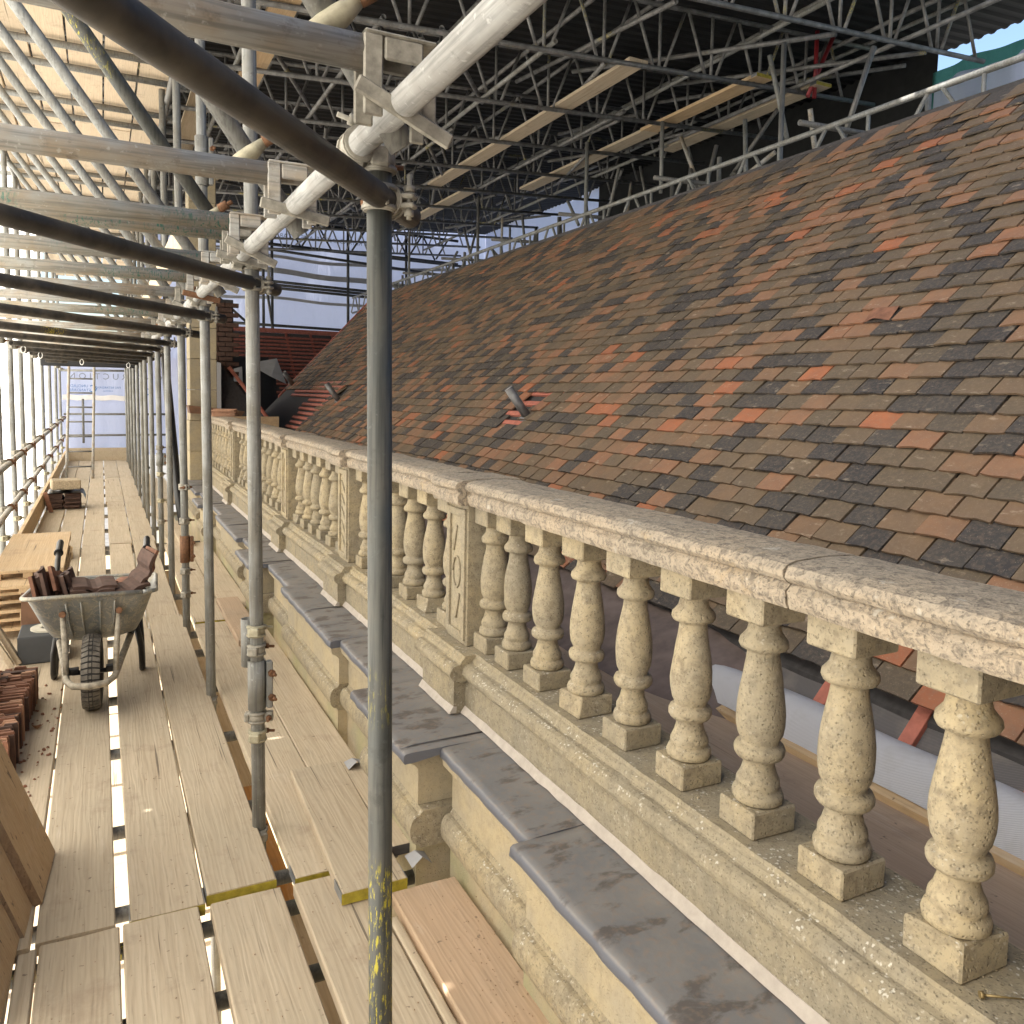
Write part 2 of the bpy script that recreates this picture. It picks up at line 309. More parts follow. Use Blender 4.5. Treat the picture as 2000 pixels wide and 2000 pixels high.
# ------------------------------------------------------------------ mesh helpers
class MB:
    def __init__(s): s.v = []; s.f = []; s.sm = []
    def add(s, vs, fs, smooth=False):
        o = len(s.v); s.v.extend(tuple(v) for v in vs); s.f.extend(tuple(i + o for i in f) for f in fs); s.sm.extend([smooth] * len(fs)); return s
    def box(s, c, d, R=None, bev=0.0):
        x, y, z = d[0] / 2, d[1] / 2, d[2] / 2
        if bev <= 0:
            vs = [Vector((a, b, e)) for a in (-x, x) for b in (-y, y) for e in (-z, z)]
            fs = [(0, 1, 3, 2), (4, 6, 7, 5), (0, 4, 5, 1), (2, 3, 7, 6), (0, 2, 6, 4), (1, 5, 7, 3)]
        else:
            b = bev; vs = []; idx = {}
            for sx in (-1, 1):
                for sy in (-1, 1):
                    for sz in (-1, 1):
                        for ax in range(3):
                            p = [sx * (x - b), sy * (y - b), sz * (z - b)]
                            p[ax] = (sx * x, sy * y, sz * z)[ax]
                            idx[(sx, sy, sz, ax)] = len(vs); vs.append(Vector(p))
            fs = []
            for ax in range(3):
                o1, o2 = [(1, 2), (2, 0), (0, 1)][ax]
                for sg in (-1, 1):
                    q = []
                    for a, b2 in ((-1, -1), (1, -1), (1, 1), (-1, 1)):
                        k = [0, 0, 0]; k[ax] = sg; k[o1] = a; k[o2] = b2; q.append(idx[(k[0], k[1], k[2], ax)])
                    fs.append(q if sg > 0 else q[::-1])
            for ax in range(3):
                o1, o2 = [(1, 2), (2, 0), (0, 1)][ax]
                for a in (-1, 1):
                    for b2 in (-1, 1):
                        def K(sg, w):
                            k = [0, 0, 0]; k[ax] = sg; k[o1] = a; k[o2] = b2; return idx[(k[0], k[1], k[2], w)]
                        q = [K(-1, o1), K(1, o1), K(1, o2), K(-1, o2)]
                        fs.append(q if a * b2 < 0 else q[::-1])
            for sx in (-1, 1):
                for sy in (-1, 1):
                    for sz in (-1, 1):
                        q = [idx[(sx, sy, sz, 0)], idx[(sx, sy, sz, 1)], idx[(sx, sy, sz, 2)]]
                        fs.append(q if sx * sy * sz > 0 else q[::-1])
        c = Vector(c)
        vs = [(R @ v if R else v) + c for v in vs]
        return s.add(vs, fs)
    def hexa(s, b, t):      # bottom ring 4, top ring 4
        return s.add(list(b) + list(t), [(3, 2, 1, 0), (4, 5, 6, 7), (0, 1, 5, 4), (1, 2, 6, 5), (2, 3, 7, 6), (3, 0, 4, 7)])
    def tube(s, p0, p1, r, n=16, r1=None, hollow=False, cap=True):
        p0 = Vector(p0); p1 = Vector(p1); d = (p1 - p0).normalized(); r1 = r if r1 is None else r1
        u = d.orthogonal().normalized(); w = d.cross(u)
        ring = lambda p, rr: [p + u * (math.cos(2 * math.pi * i / n) * rr) + w * (math.sin(2 * math.pi * i / n) * rr) for i in range(n)]
        o = len(s.v); s.add(ring(p0, r) + ring(p1, r1), [(i, (i + 1) % n, n + (i + 1) % n, n + i) for i in range(n)], True)
        for base, P, rr, sg in ((0, p0, r, 1), (n, p1, r1, -1)):
            idx = [o + base + i for i in range(n)]
            if hollow:
                a = len(s.v); s.v.extend(tuple(v) for v in ring(P, rr * .83)); b = len(s.v); s.v.extend(tuple(v) for v in ring(P + d * sg * .07, rr * .83))
                for i in range(n):
                    j = (i + 1) % n
                    q = (idx[j], idx[i], a + i, a + j); q2 = (a + j, a + i, b + i, b + j)
                    s.f.append(q if sg > 0 else q[::-1]); s.f.append(q2 if sg > 0 else q2[::-1]); s.sm += [False, True]
                s.f.append(tuple(b + i for i in (range(n - 1, -1, -1) if sg > 0 else range(n)))); s.sm.append(False)
            elif cap:
                s.f.append(tuple(reversed(idx)) if sg > 0 else tuple(idx)); s.sm.append(False)
        return s
    def path(s, pts, r, n=10):
        pts = [Vector(p) for p in pts]; rings = []; u = None
        for i, p in enumerate(pts):
            d = (pts[min(i + 1, len(pts) - 1)] - pts[max(i - 1, 0)]).normalized()
            u = d.orthogonal().normalized() if u is None else (u - d * u.dot(d)).normalized()
            w = d.cross(u); rr = r[i] if isinstance(r, (list, tuple)) else r
            rings.append([p + u * (math.cos(2 * math.pi * k / n) * rr) + w * (math.sin(2 * math.pi * k / n) * rr) for k in range(n)])
        vs = [v for q in rings for v in q]; fs = []
        for i in range(len(pts) - 1):
            for k in range(n):
                fs.append((i * n + k, i * n + (k + 1) % n, (i + 1) * n + (k + 1) % n, (i + 1) * n + k))
        o = len(s.v); s.add(vs, fs, True)
        s.f += [tuple(o + k for k in range(n - 1, -1, -1)), tuple(o + (len(pts) - 1) * n + k for k in range(n))]; s.sm += [False, False]
        return s
    def lathe(s, prof, c=(0, 0, 0), n=24, smooth=True):
        c = Vector(c); vs = []; fs = []
        for r, z in prof:
            vs += [c + Vector((r * math.cos(2 * math.pi * i / n), r * math.sin(2 * math.pi * i / n), z)) for i in range(n)]
        for k in range(len(prof) - 1):
            for i in range(n):
                fs.append((k * n + i, k * n + (i + 1) % n, (k + 1) * n + (i + 1) % n, (k + 1) * n + i))
        s.add(vs, fs, smooth)
        o = len(s.v) - len(vs)
        s.f += [tuple(o + i for i in range(n - 1, -1, -1)), tuple(o + (len(prof) - 1) * n + i for i in range(n))]; s.sm += [False, False]
        return s
    def prism(s, prof, y0, y1, seg=1, jit=0.0, smooth=False, rng=None):     # prof: closed (x,z) ring extruded along Y
        n = len(prof); vs = []; fs = []
        for k in range(seg + 1):
            y = y0 + (y1 - y0) * k / seg
            for (x, z) in prof:
                j = (lambda: rng.uniform(-jit, jit)) if jit else (lambda: 0)
                vs.append((x + j(), y, z + j()))
        for k in range(seg):
            for i in range(n):
                fs.append((k * n + i, k * n + (i + 1) % n, (k + 1) * n + (i + 1) % n, (k + 1) * n + i))
        o = len(s.v); s.add(vs, fs, smooth)
        s.f += [tuple(o + i for i in range(n - 1, -1, -1)), tuple(o + seg * n + i for i in range(n))]; s.sm += [False, False]
        return s
    def grid(s, P, nu, nv, smooth=True):     # P(i/nu, j/nv)
        vs = [P(i / nu, j / nv) for i in range(nu + 1) for j in range(nv + 1)]
        fs = [(i * (nv + 1) + j, (i + 1) * (nv + 1) + j, (i + 1) * (nv + 1) + j + 1, i * (nv + 1) + j + 1) for i in range(nu) for j in range(nv)]
        return s.add(vs, fs, smooth)
    def mesh(s, name, origin=(0, 0, 0)):
        o = Vector(origin); m = bpy.data.meshes.new(name)
        m.from_pydata([(v[0] - o.x, v[1] - o.y, v[2] - o.z) for v in s.v], [], s.f)
        m.polygons.foreach_set('use_smooth', s.sm); m.update(); return m
W = {}
col = scene.collection
def link(o, origin, parent):
    o_ = Vector(origin); W[o.name] = o_
    col.objects.link(o)
    W[o.name] = o_
    if parent is not None:
        o.parent = parent; o.location = o_ - W[parent.name]
    else: o.location = o_
    return o
def empty(name, label, cat, loc=(0, 0, 0), group=None, parent=None):
    o = bpy.data.objects.new(name, None); o.empty_display_size = .05
    link(o, loc, parent); tag(o, label, cat, group); return o
def tag(o, label=None, cat=None, group=None, kind=None):
    if label: o['label'] = label
    if cat: o['category'] = cat
    if group: o['group'] = group
    if kind: o['kind'] = kind
    return o
def obj(name, mb, mat, parent=None, origin=None):
    if isinstance(mb, MB):
        if origin is None:
            xs = [v[0] for v in mb.v]; ys = [v[1] for v in mb.v]; zs = [v[2] for v in mb.v]
            origin = ((min(xs) + max(xs)) / 2, (min(ys) + max(ys)) / 2, min(zs))
        me = mb.mesh(name, origin)
    else: me = mb
    if mat and not me.materials: me.materials.append(M[mat] if isinstance(mat, str) else mat)
    o = bpy.data.objects.new(name, me)
    return link(o, origin, parent)
_o = ['first', 'second', 'third', 'fourth', 'fifth', 'sixth', 'seventh', 'eighth', 'ninth', 'tenth', 'eleventh', 'twelfth', 'thirteenth', 'fourteenth', 'fifteenth', 'sixteenth', 'seventeenth', 'eighteenth', 'nineteenth']
ORD = _o + ['twentieth'] + ['twenty-' + q for q in _o[:9]] + ['thirtieth'] + ['thirty-' + q for q in _o[:9]] + ['fortieth'] + ['forty-' + q for q in _o[:9]]
TR = .0242

# ================================================================== setting
YE = 20.3
g = MB().box((0, 40, -7.05), (400, 400, .1)); tag(obj('ground', g, 'concrete'), kind='structure')

# ------------------------------------------------------------------ parapet wall below the balustrade
ZL = .42
par = empty('parapet_wall', 'cream limestone parapet wall with roll moulding and projecting pedestals beside the walkway', 'wall', (1.3, 5, -6.9))
SEG = []            # (y0, y1, lead edge x, wall x)
y = -1.0
SEG = [(-1.2, -.1, 1.0, 1.045), (-.1, .5, .87, .945), (.5, .66, 1.0, 1.045), (.66, 1.86, .95, 1.0), (1.86, 2.49, 1.0, 1.045), (2.49, 3.13, .87, .945), (3.13, 3.8, 1.0, 1.045), (3.8, 5.0, .955, 1.0), (5.0, 5.7, 1.0, 1.045), (5.7, 6.3, .875, .945), (6.3, 6.8, 1.0, 1.045), (6.8, 8.15, .95, 1.0), (8.15, 8.9, 1.0, 1.045), (8.9, 9.5, .87, .945), (9.5, 10.0, 1.0, 1.045), (10.0, 11.5, .95, 1.0)]
def stone_block(y0, y1, x):
    mb = MB(); xf = x
    # upper die, from roll moulding to drip
    mb.prism([(xf, .205), (xf, .33), (xf - .012, .345), (xf - .035, .358), (xf - .04, .39), (1.25, .39), (1.25, .205)], y0 + .001, y1 - .001)
    return mb
for (y0, y1, xl, xw) in SEG:
    ext = .0
    nm = 'pedestal' if xl < .9 else 'wall_panel'
    yy0, yy1 = (y0 + .06, y1 - .06) if nm == 'pedestal' else (y0 - .06 * (0), y1)
    obj(nm, stone_block(yy0, yy1, xw), 'stone_wall', par)
    # base course below the roll
    b = MB().prism([(xw - .004, -1.2), (xw - .004, .075), (1.25, .075), (1.25, -1.2)], yy0 + .002, yy1 - .002)
    obj('base_course', b, 'stone_moss', par)
    r = MB(); pr = [(xw - .004, .076)] + [(xw - .008 - .034 * math.sin(a) ** .8, .138 - .050 * math.cos(a)) for a in [math.pi * k / 10 for k in range(11)]] + [(xw + .002, .203), (1.24, .203), (1.24, .076)]
    e = .045
    r.prism(pr[::-1], yy0 - (e if nm == 'pedestal' else 0) + .003, yy1 + (e if nm == 'pedestal' else 0) - .003, smooth=False)
    obj('roll_moulding', r, 'stone_base', par)
    # vertical joint reveals
low = MB().prism([(1.10, -6.9), (1.10, -1.21), (1.6, -1.21), (1.6, -6.9)], -2, 20); obj('lower_wall', low, 'stone_moss', par)
# leaning facade bands and windows below deck level
for yw in (3.25, 4.3, 5.1, 6.6, 8.3):
    w = obj('window', MB().box((1.085, yw + .25, -.85), (.06, .46, .65)), 'glass', par)
    fr = MB()
    for dy in (0, .24, .5): fr.box((1.05, yw + dy, -.85), (.03, .045, .68))
    for dz in (-1.17, -.85, -.53): fr.box((1.048, yw + .25, dz), (.028, .46, .04))
    obj('window_frame', fr, 'white_paint', w)
# lead sheets over the ledge
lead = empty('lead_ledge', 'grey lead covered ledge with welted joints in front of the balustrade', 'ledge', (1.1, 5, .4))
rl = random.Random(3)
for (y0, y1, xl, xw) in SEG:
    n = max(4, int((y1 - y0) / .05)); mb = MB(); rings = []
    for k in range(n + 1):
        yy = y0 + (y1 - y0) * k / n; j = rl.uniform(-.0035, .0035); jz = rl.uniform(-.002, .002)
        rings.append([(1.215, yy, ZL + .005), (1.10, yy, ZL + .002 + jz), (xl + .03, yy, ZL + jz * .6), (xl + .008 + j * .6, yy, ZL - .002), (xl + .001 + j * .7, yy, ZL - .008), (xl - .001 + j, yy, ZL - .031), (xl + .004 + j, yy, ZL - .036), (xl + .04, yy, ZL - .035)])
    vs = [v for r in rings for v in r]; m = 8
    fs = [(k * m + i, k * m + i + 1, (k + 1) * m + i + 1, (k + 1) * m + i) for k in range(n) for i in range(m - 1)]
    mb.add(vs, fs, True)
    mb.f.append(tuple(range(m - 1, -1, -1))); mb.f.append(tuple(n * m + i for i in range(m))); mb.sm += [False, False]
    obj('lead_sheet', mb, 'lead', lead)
    if (y1 - y0 > .9 and y0 > 3) or xl < .9:
        yj = y0 + (y1 - y0) * (.5 if xl > .9 else .08)
        wj = MB().path([(xl + .004, yj, ZL - .03), (xl + .008, yj, ZL - .004), (xl + .05, yj, ZL + .004), (1.18, yj, ZL + .006)], .0032, 6); obj('welted_seam', wj, 'lead', lead)
# ------------------------------------------------------------------ balustrade
bal = empty('balustrade', 'weathered cream stone balustrade with turned balusters, panelled piers and heavy coping', 'balustrade', (1.305, 5, .42))
PIERS = [2.795, 4.458, 6.12, 8.85]          # near corner of each pier along Y
PW = .19
rs = random.Random(5)
YB0, YB1 = -1.0, 11.3
cuts = [YB0] + [v for p in PIERS for v in (p - .07, p + PW + .07)] + [YB1]
def plinth(y0, y1, dx):
    f = 1.19 - dx
    obj('plinth_course', MB().prism([(f, .425), (f, .553), (1.43, .553), (1.43, .425)], y0 + .002, y1 - .002, 6, .0012, rng=rs), 'stone_base', bal)
    t = [(f + .012, .554)] + [(f + .008 - .036 * math.sin(a), .588 - .031 * math.cos(a)) for a in [math.pi * k / 9 for k in range(10)]] + [(f + .012, .622), (f + .018, .634), (f + .026, .640), (f + .028, .650), (1.43, .650), (1.43, .554)]
    obj('base_moulding', MB().prism(t[::-1], y0 - (.03 if dx else 0) + .001, y1 + (.03 if dx else 0) - .001, max(4, int((y1 - y0) / .07)), .0016, rng=rs), 'stone_base', bal)
    obj('mortar_fillet', MB().prism([(f - .017, .429), (f - .002, .453), (f + .01, .453), (f + .01, .429)][::-1], y0, y1, max(3, int((y1 - y0) / .06)), .002, rng=rs), 'mortar', bal)
for i in range(len(cuts) - 1):
    isP = i % 2 == 1
    plinth(cuts[i], cuts[i + 1], .045 if isP else 0)
# baluster shapes (a tall vase over a ring and bell base)
BZ = .65
prof = [(.047, .060), (.0535, .065), (.0550, .076), (.0520, .086), (.0455, .090), (.0450, .094), (.0475, .100), (.0465, .110), (.0395, .124), (.0350, .140), (.0335, .152), (.0365, .1565), (.0375, .160), (.0490, .1615), (.0535, .169), (.0540, .179), (.0505, .188), (.0415, .1915), (.0400, .1945), (.041, .199), (.048, .214), (.0515, .235), (.0525, .256), (.0515, .280), (.0475, .312), (.042, .346), (.0365, .378), (.0345, .396), (.0350, .4010), (.0385, .4025), (.0400, .4050), (.0490, .4070), (.0530, .4155), (.0515, .4260), (.0445, .4345), (.0385, .443), (.0355, .458), (.036, .463), (.041, .466), (.0455, .470), (.046, .475)]
def bal_mesh(seed, worn=0.0):
    rg = random.Random(seed); mb = MB(); n = 28
    ph = rg.uniform(0, 6)
    pr = [(r * 1.06 * (1 + .012 * math.sin(z * 40 + ph)) - worn * .004, z) for r, z in prof]
    mb.lathe(pr, (0, 0, 0), n)
    q = [rg.uniform(0, 6.28) for _ in range(4)]; amp = .018 + .03 * worn
    def er(v):
        a_ = math.atan2(v[1], v[0]); z_ = v[2]
        k_ = 1 - amp * max(0, math.sin(2 * a_ + q[0] + z_ * 9) * math.sin(z_ * 23 + q[1]) + .5 * math.sin(5 * a_ + q[2]) * math.sin(z_ * 61 + q[3])) + rg.uniform(-.006, .006)
        return (v[0] * k_, v[1] * k_, z_)
    mb.v = [er(v) for v in mb.v]
    return mb.mesh('baluster')
BM = [bal_mesh(1), bal_mesh(2, .4), bal_mesh(3, 1.0), bal_mesh(4, .2), bal_mesh(5, .7)]
def block_mesh(nm, h, s, chip=0, seed=0):
    rg = random.Random(seed); mb = MB().box((0, 0, h / 2), (s, s * .93, h), None, .004)
    if chip:
        mb.v = [(v[0] + (.018 if v[0] < -.04 and v[1] < -.03 and v[2] > h * .5 else 0), v[1] + (.012 if v[0] < -.04 and v[1] < -.03 and v[2] > h * .5 else 0), v[2]) for v in mb.v]
    return mb.mesh(nm)
PLM = [block_mesh('plinth_block', .06, .122), block_mesh('plinth_block', .06, .122, 1)]
CAPM = block_mesh('cap_block', .070, .126)
def add_baluster(yc, i, dark=False):
    o = obj('baluster', BM[(i * 3 + i // 4) % 5], 'stone_base' if dark else 'stone', bal, (1.305, yc, BZ))
    for me in BM:
        if not me.materials: me.materials.append(M['stone'])
    o.rotation_euler.z = (i * 1.7) % 6.28
    a = obj('plinth_block', PLM[1 if i % 5 == 3 else 0], 'stone_base', None, (1.305, yc, BZ)); b = obj('cap_block', CAPM, 'stone', None, (1.305, yc, BZ + .472))
    for q, z in ((a, 0), (b, .472)):
        q.parent = o; q.location = (0, 0, z); q.rotation_euler.z = -o.rotation_euler.z + R_.uniform(-.03, .03)
BAYS = [[.614 - .236 * k for k in range(4)][::-1] + [.863, 1.108, 1.343, 1.585, 1.832, 2.075, 2.318, 2.54, 2.735]]
def bay(a, b, n): return [a + (b - a) * (k + .5) / n for k in range(n)]
allb = [.15, .39, .627, .863, 1.108, 1.343, 1.585, 1.832, 2.075, 2.318, 2.54, 2.725] + bay(2.985, 4.458, 6) + bay(4.648, 6.12, 6) + bay(6.31, 8.85, 10) + bay(9.04, 11.25, 9)
for i, yc in enumerate(allb): add_baluster(yc, i)
# piers
for k, yp in enumerate(PIERS):
    mb = MB().box((1.315, yp + PW / 2, .65 + .27), (.19, PW, .54), None, .004)
    pm = obj('pier', mb, 'stone', bal)
    fr = MB(); xf = 1.22
    for (cy, w, z0, z1) in ((yp + .022, .03, .67, 1.17), (yp + PW - .022, .03, .67, 1.17)): fr.box((xf - .004, cy, (z0 + z1) / 2), (.012, w, z1 - z0), None, .002)
    for (z0, z1) in ((.67, .70), (1.14, 1.17)): fr.box((xf - .0045, yp + PW / 2, (z0 + z1) / 2), (.011, PW - .076, z1 - z0 - .002), None, .002)
    obj('panel_frame', fr, 'stone', pm)
    orn = MB()
    if k % 2 == 0:
        n = 14
        orn.path([(xf - .003, yp + PW / 2 + .035 * math.cos(a), .92 + .06 * math.sin(a)) for a in [2 * math.pi * j / n for j in range(n + 1)]], .0045, 6)
        for s_ in (-1, 1): orn.path([(xf - .003, yp + PW / 2 + s_ * .03 * (1 - t_), .92 + .08 * s_ + (.10 * s_) * t_) for t_ in (0, .3, .6, 1)], .004, 6)
    else:
        for j in range(5): orn.path([(xf - .003, yp + .06, .74 + j * .075), (xf - .003, yp + PW / 2, .77 + j * .075), (xf - .003, yp + PW - .06, .80 + j * .075)], .0045, 6)
    obj('carved_ornament', orn, 'stone', pm)
# coping stones
def coping(y0, y1, pier=False):
    d = .035 if pier else 0.0
    f = 1.195 - d; bk = 1.415 + d
    pr = [(f + .012, 1.192), (f + .006, 1.205), (f + .004, 1.228), (f + .012, 1.236), (f + .016, 1.242), (f + .004, 1.247), (f - .004, 1.256), (f - .004, 1.268), (f + .006, 1.279), (f + .03, 1.286), (f + .11, 1.291), (bk - .03, 1.287), (bk - .006, 1.278), (bk, 1.262), (bk - .016, 1.24), (bk - .01, 1.192)]
    obj('coping_stone', MB().prism(pr[::-1], y0 + .003, y1 - .003, max(3, int((y1 - y0) / .05)), .0018, rng=rs), 'coping', bal)
cc = [-1.0, .2, 1.18]
for p in PIERS: cc += [p - .035, p + PW + .035]
cc += [YB1]
cc2 = []
for i in range(len(cc) - 1):
    a, b = cc[i], cc[i + 1]
    isP = any(abs(a - (p - .035)) < 1e-6 for p in PIERS)
    if not isP and b - a > 1.4 and a > 2:
        coping(a, (a + b) / 2); coping((a + b) / 2, b)
    else: coping(a, b, isP)

# ------------------------------------------------------------------ gutter between balustrade and roof
SL = 1.058; CS = 1 / math.sqrt(1 + SL * SL); SN = SL * CS       # roof slope
def rz(x): return 1.166 + SL * (x - 2.747)
gut = empty('roof_gutter', 'unfinished parapet gutter lined with plywood, felt and pale membrane behind the balusters', 'gutter', (1.8, 5, .3))
obj('plywood_lining', MB().prism([(1.44, .50), (1.44, .515), (2.03, .435), (2.03, .42)], -1.0, 12.5), 'plyY', gut)
obj('timber_edge', MB().prism([(2.03, .40), (2.03, .455), (2.065, .47), (2.065, .40)], -1.0, 3.2), 'board_new', gut)
def memb(u, v):
    y_ = -1.0 + 3.75 * u; x_ = 2.05 + .17 * v
    return (x_, y_, .466 + .085 * v + .045 * math.sin(v * 3.1) + .004 * math.sin(y_ * 9 + v * 2))
obj('membrane_strip', MB().grid(memb, 60, 8), 'membrane', gut)
def purp(u, v):
    y_ = 2.25 + 10.2 * u; x_ = 1.86 + .62 * v
    return (x_, y_, .455 + .22 * v ** 1.3 + .05 * math.sin(v * 3.14) + .006 * math.sin(y_ * 5 + 3 * v) - .10 * max(0, 1 - u * 18) ** 2)
obj('underlay_apron', MB().grid(purp, 80, 8), 'felt_purple', gut)
def wov(u, v):
    y_ = -1.0 + 4.2 * u; x_ = 2.15 + .33 * v
    return (x_, y_, rz(x_) - .085 + .004 * math.sin(y_ * 14))
obj('woven_underlay', MB().grid(wov, 60, 4), 'mesh_felt', gut)

# ------------------------------------------------------------------ tiled roof
roof = empty('tiled_roof', 'long steep roof slope of mottled brown, charcoal and orange clay plain tiles', 'roof', (3.6, 8, .6))
XT, XEAVE = 5.03, 2.27
nrm = Vector((-SN, 0, CS)); upv = Vector((CS, 0, SN)); yv = Vector((0, 1, 0))
def sag(y_): return .012 * math.sin(y_ * 1.3) + .018 * math.sin(y_ * .45 + 1)
obj('roof_felt', MB().prism([(XEAVE + .02, rz(XEAVE + .02) - .07), (XT + .05, rz(XT + .05) - .07), (XT + .05, rz(XT + .05) - .12), (XEAVE + .02, rz(XEAVE + .02) - .12)], -1.2, 16.5), 'felt', roof)
obj('roof_boards_rear', MB().prism([(XT + .06, rz(XT + .05) - .03), (8.6, .4), (8.6, .3), (XT + .06, rz(XT + .05) - .1)], -1.2, 16.5), 'felt', roof)
GA, TW, TL, TT = .1035, .1675, .20, .0115
slope_len = (XT - XEAVE) / CS
NC = int(slope_len / GA)
rt = random.Random(21)
def tone():
    r = rt.random()
    if r < .27: return rt.uniform(0, .22)
    if r < .66: return rt.uniform(.27, .56)
    if r < .86: return rt.uniform(.56, .74)
    if r < .965: return rt.uniform(.76, .9)
    return rt.uniform(.94, 1)
def tile_verts(rg):
    # local: x across (Y), y up slope, z normal ; tail at y=0
    w = TW - rg.uniform(.004, .012); j = lambda a: rg.uniform(-a, a)
    cam = rg.uniform(-.001, .006); tt = TT
    vs = []
    xs = [-w / 2, -w / 6, w / 6, w / 2]
    for yy, zz in ((0.0, 0.0), (TL, -.034)):
        for x in xs:
            cz = cam * (1 - (2 * x / w) ** 2)
            vs.append((x + (j(.0012)), yy + (j(.0045) if yy == 0 else 0), zz + cz + (j(.0012) if yy == 0 else 0)))
    top = list(vs); bot = [(x, y_ + (.0008 if k < 4 else 0), z - tt) for k, (x, y_, z) in enumerate(vs)]
    fs = []
    for k in range(3):
        fs.append((k, k + 1, k + 5, k + 4)); fs.append((8 + k, 8 + k + 1, k + 1, k))      # top, tail edge
    fs.append((8, 0, 4, 12)); fs.append((3, 11, 15, 7))
    return top + bot, fs
variants = []
for q in range(8):
    vs, fs = tile_verts(random.Random(100 + q)); mb = MB(); mb.add(vs, fs); me = mb.mesh('tile'); me.materials.append(M['tile_obj']); variants.append(me)
HOLES = []
cand = []
def in_hole(y_, s_):
    # around the lead pipes: a stepped opening, s_ = slope distance
    a = (3.04 - XEAVE) / CS
    if -.27 < s_ - a < .20 and abs(y_ - 5.90 - (s_ - a) * -.75) < .17: return True
    a2 = (3.10 - XEAVE) / CS
    if -.12 < s_ - a2 < .22 and abs(y_ - 11.95) < .16: return True
    return False
for cidx in range(NC):
    s0 = cidx * GA
    off = (.5 if cidx % 2 else 0) * TW + rt.uniform(-.008, .008)
    ylim = 16.35
    ny = int((ylim + .9) / TW)
    for k in range(ny + 1):
        yy = -.9 + off + k * TW
        if yy > ylim: continue
        xw = XEAVE + s0 * CS
        if xw < 3.14 and yy > 12.55 + .12 * math.sin(cidx * 2.3): continue
        if in_hole(yy, s0): continue
        cand.append((cidx, yy, s0))
def tile_frame(yy, s0, rg):
    tilt = math.radians(0)
    base = Vector((XEAVE, yy, rz(XEAVE))) + upv * s0 + nrm * (sag(yy) * .4 + rg.uniform(-.002, .005))
    a = rg.gauss(0, .012); b = rg.gauss(.0, .016)
    X = (yv * -1); X = (X * math.cos(a) + upv * math.sin(a)).normalized()
    Z = (nrm + yv * b).normalized(); Y = Z.cross(X).normalized(); X = Y.cross(Z)
    return base, X, Y, Z
sc_ = []
for (ci, yy, s0) in cand:
    p = Vector((XEAVE, yy, rz(XEAVE))) + upv * (s0 + .05)
    u, v, z = pix(p)
    vis = z > 0 and -20 < u < 2030 and -20 < v < 2000 and not (v > 870 + (u - 800) * .235)
    if vis: sc_.append((z, ci, yy, s0))
sc_.sort()
near = set((ci, yy) for z, ci, yy, s0 in sc_[:300])
mass = MB(); tones = []
for (ci, yy, s0) in cand:
    base, X, Y, Z = tile_frame(yy, s0, rt); tn = tone()
    if (ci, yy) in near:
        me = variants[rt.randrange(8)]
        o = obj('tile', me, None, roof, base)
        o.rotation_euler = Matrix((X, Y, Z)).transposed().to_euler()
        o['tone'] = tn
    else:
        vs, fs = tile_verts(rt)
        mass.add([base + X * v[0] + Y * v[1] + Z * v[2] for v in vs], fs); tones += [tn] * 16
me = mass.mesh('tile_mass', (3.6, 8, .6)); at = me.attributes.new('tone', 'FLOAT', 'POINT'); at.data.foreach_set('value', tones)
tm = obj('tile_courses', me, 'tile', roof, (3.6, 8, .6)); tm['kind'] = 'stuff'
# the one misshapen tile lifted at its tail
bp = Vector((XEAVE, 2.96, rz(XEAVE))) + upv * (18 * GA - .004) + nrm * .004
hb = MB()
hb.grid(lambda u, v: tuple(bp + yv * ((u - .5) * .155) + upv * (v * .105) + nrm * (.020 * math.sin(u * 3.14) ** 2 * (1 - v) + .003)), 10, 6)
obj('warped_tile', hb, 'clay_red', roof)
# eave batten and exposed battens in the openings
def batten(y0, y1, x_, up=-.035, w=.045, h=.025):
    c_ = Vector((x_, (y0 + y1) / 2, rz(x_))) + nrm * up
    Rm = Matrix((upv, yv, nrm)).transposed()
    return MB().box(c_, (w, y1 - y0, h), Rm, .002)
obj('eave_batten', batten(-1.1, 12.4, XEAVE + .045, -.03, .05, .03), 'batten', roof)
for xx in (2.80, 2.90, 2.97, 3.04, 3.12, 3.20): obj('batten', batten(5.45, 6.35, xx, -.034), 'batten', roof)
for k in range(16):
    xx = 2.32 + k * .066
    e = 13.0 + .9 * (k / 16) ** .6 + rt.uniform(-.1, .1) if k < 12 else 15.3
    obj('batten', batten(12.3, e, xx, -.02), 'batten', roof)
for k, yy in enumerate((-.35, .30, .92, 1.28, 1.67, 2.02, 2.38)):
    c0 = Vector((2.14, yy, rz(2.14))) + nrm * -.055; c1 = Vector((2.36, yy, rz(2.36))) + nrm * -.055
    Rm = Matrix((upv, yv, nrm)).transposed(); obj('counter_batten', MB().box((c0 + c1) / 2, ((c1 - c0).length, .05, .028), Rm, .002), 'batten', roof)
obj('hip_board', MB().prism([(3.1, rz(3.1) - .02), (XT, rz(XT) + .03), (XT, rz(XT) - .06), (3.1, rz(3.1) - .1)], 16.42, 16.46), 'batten', roof)
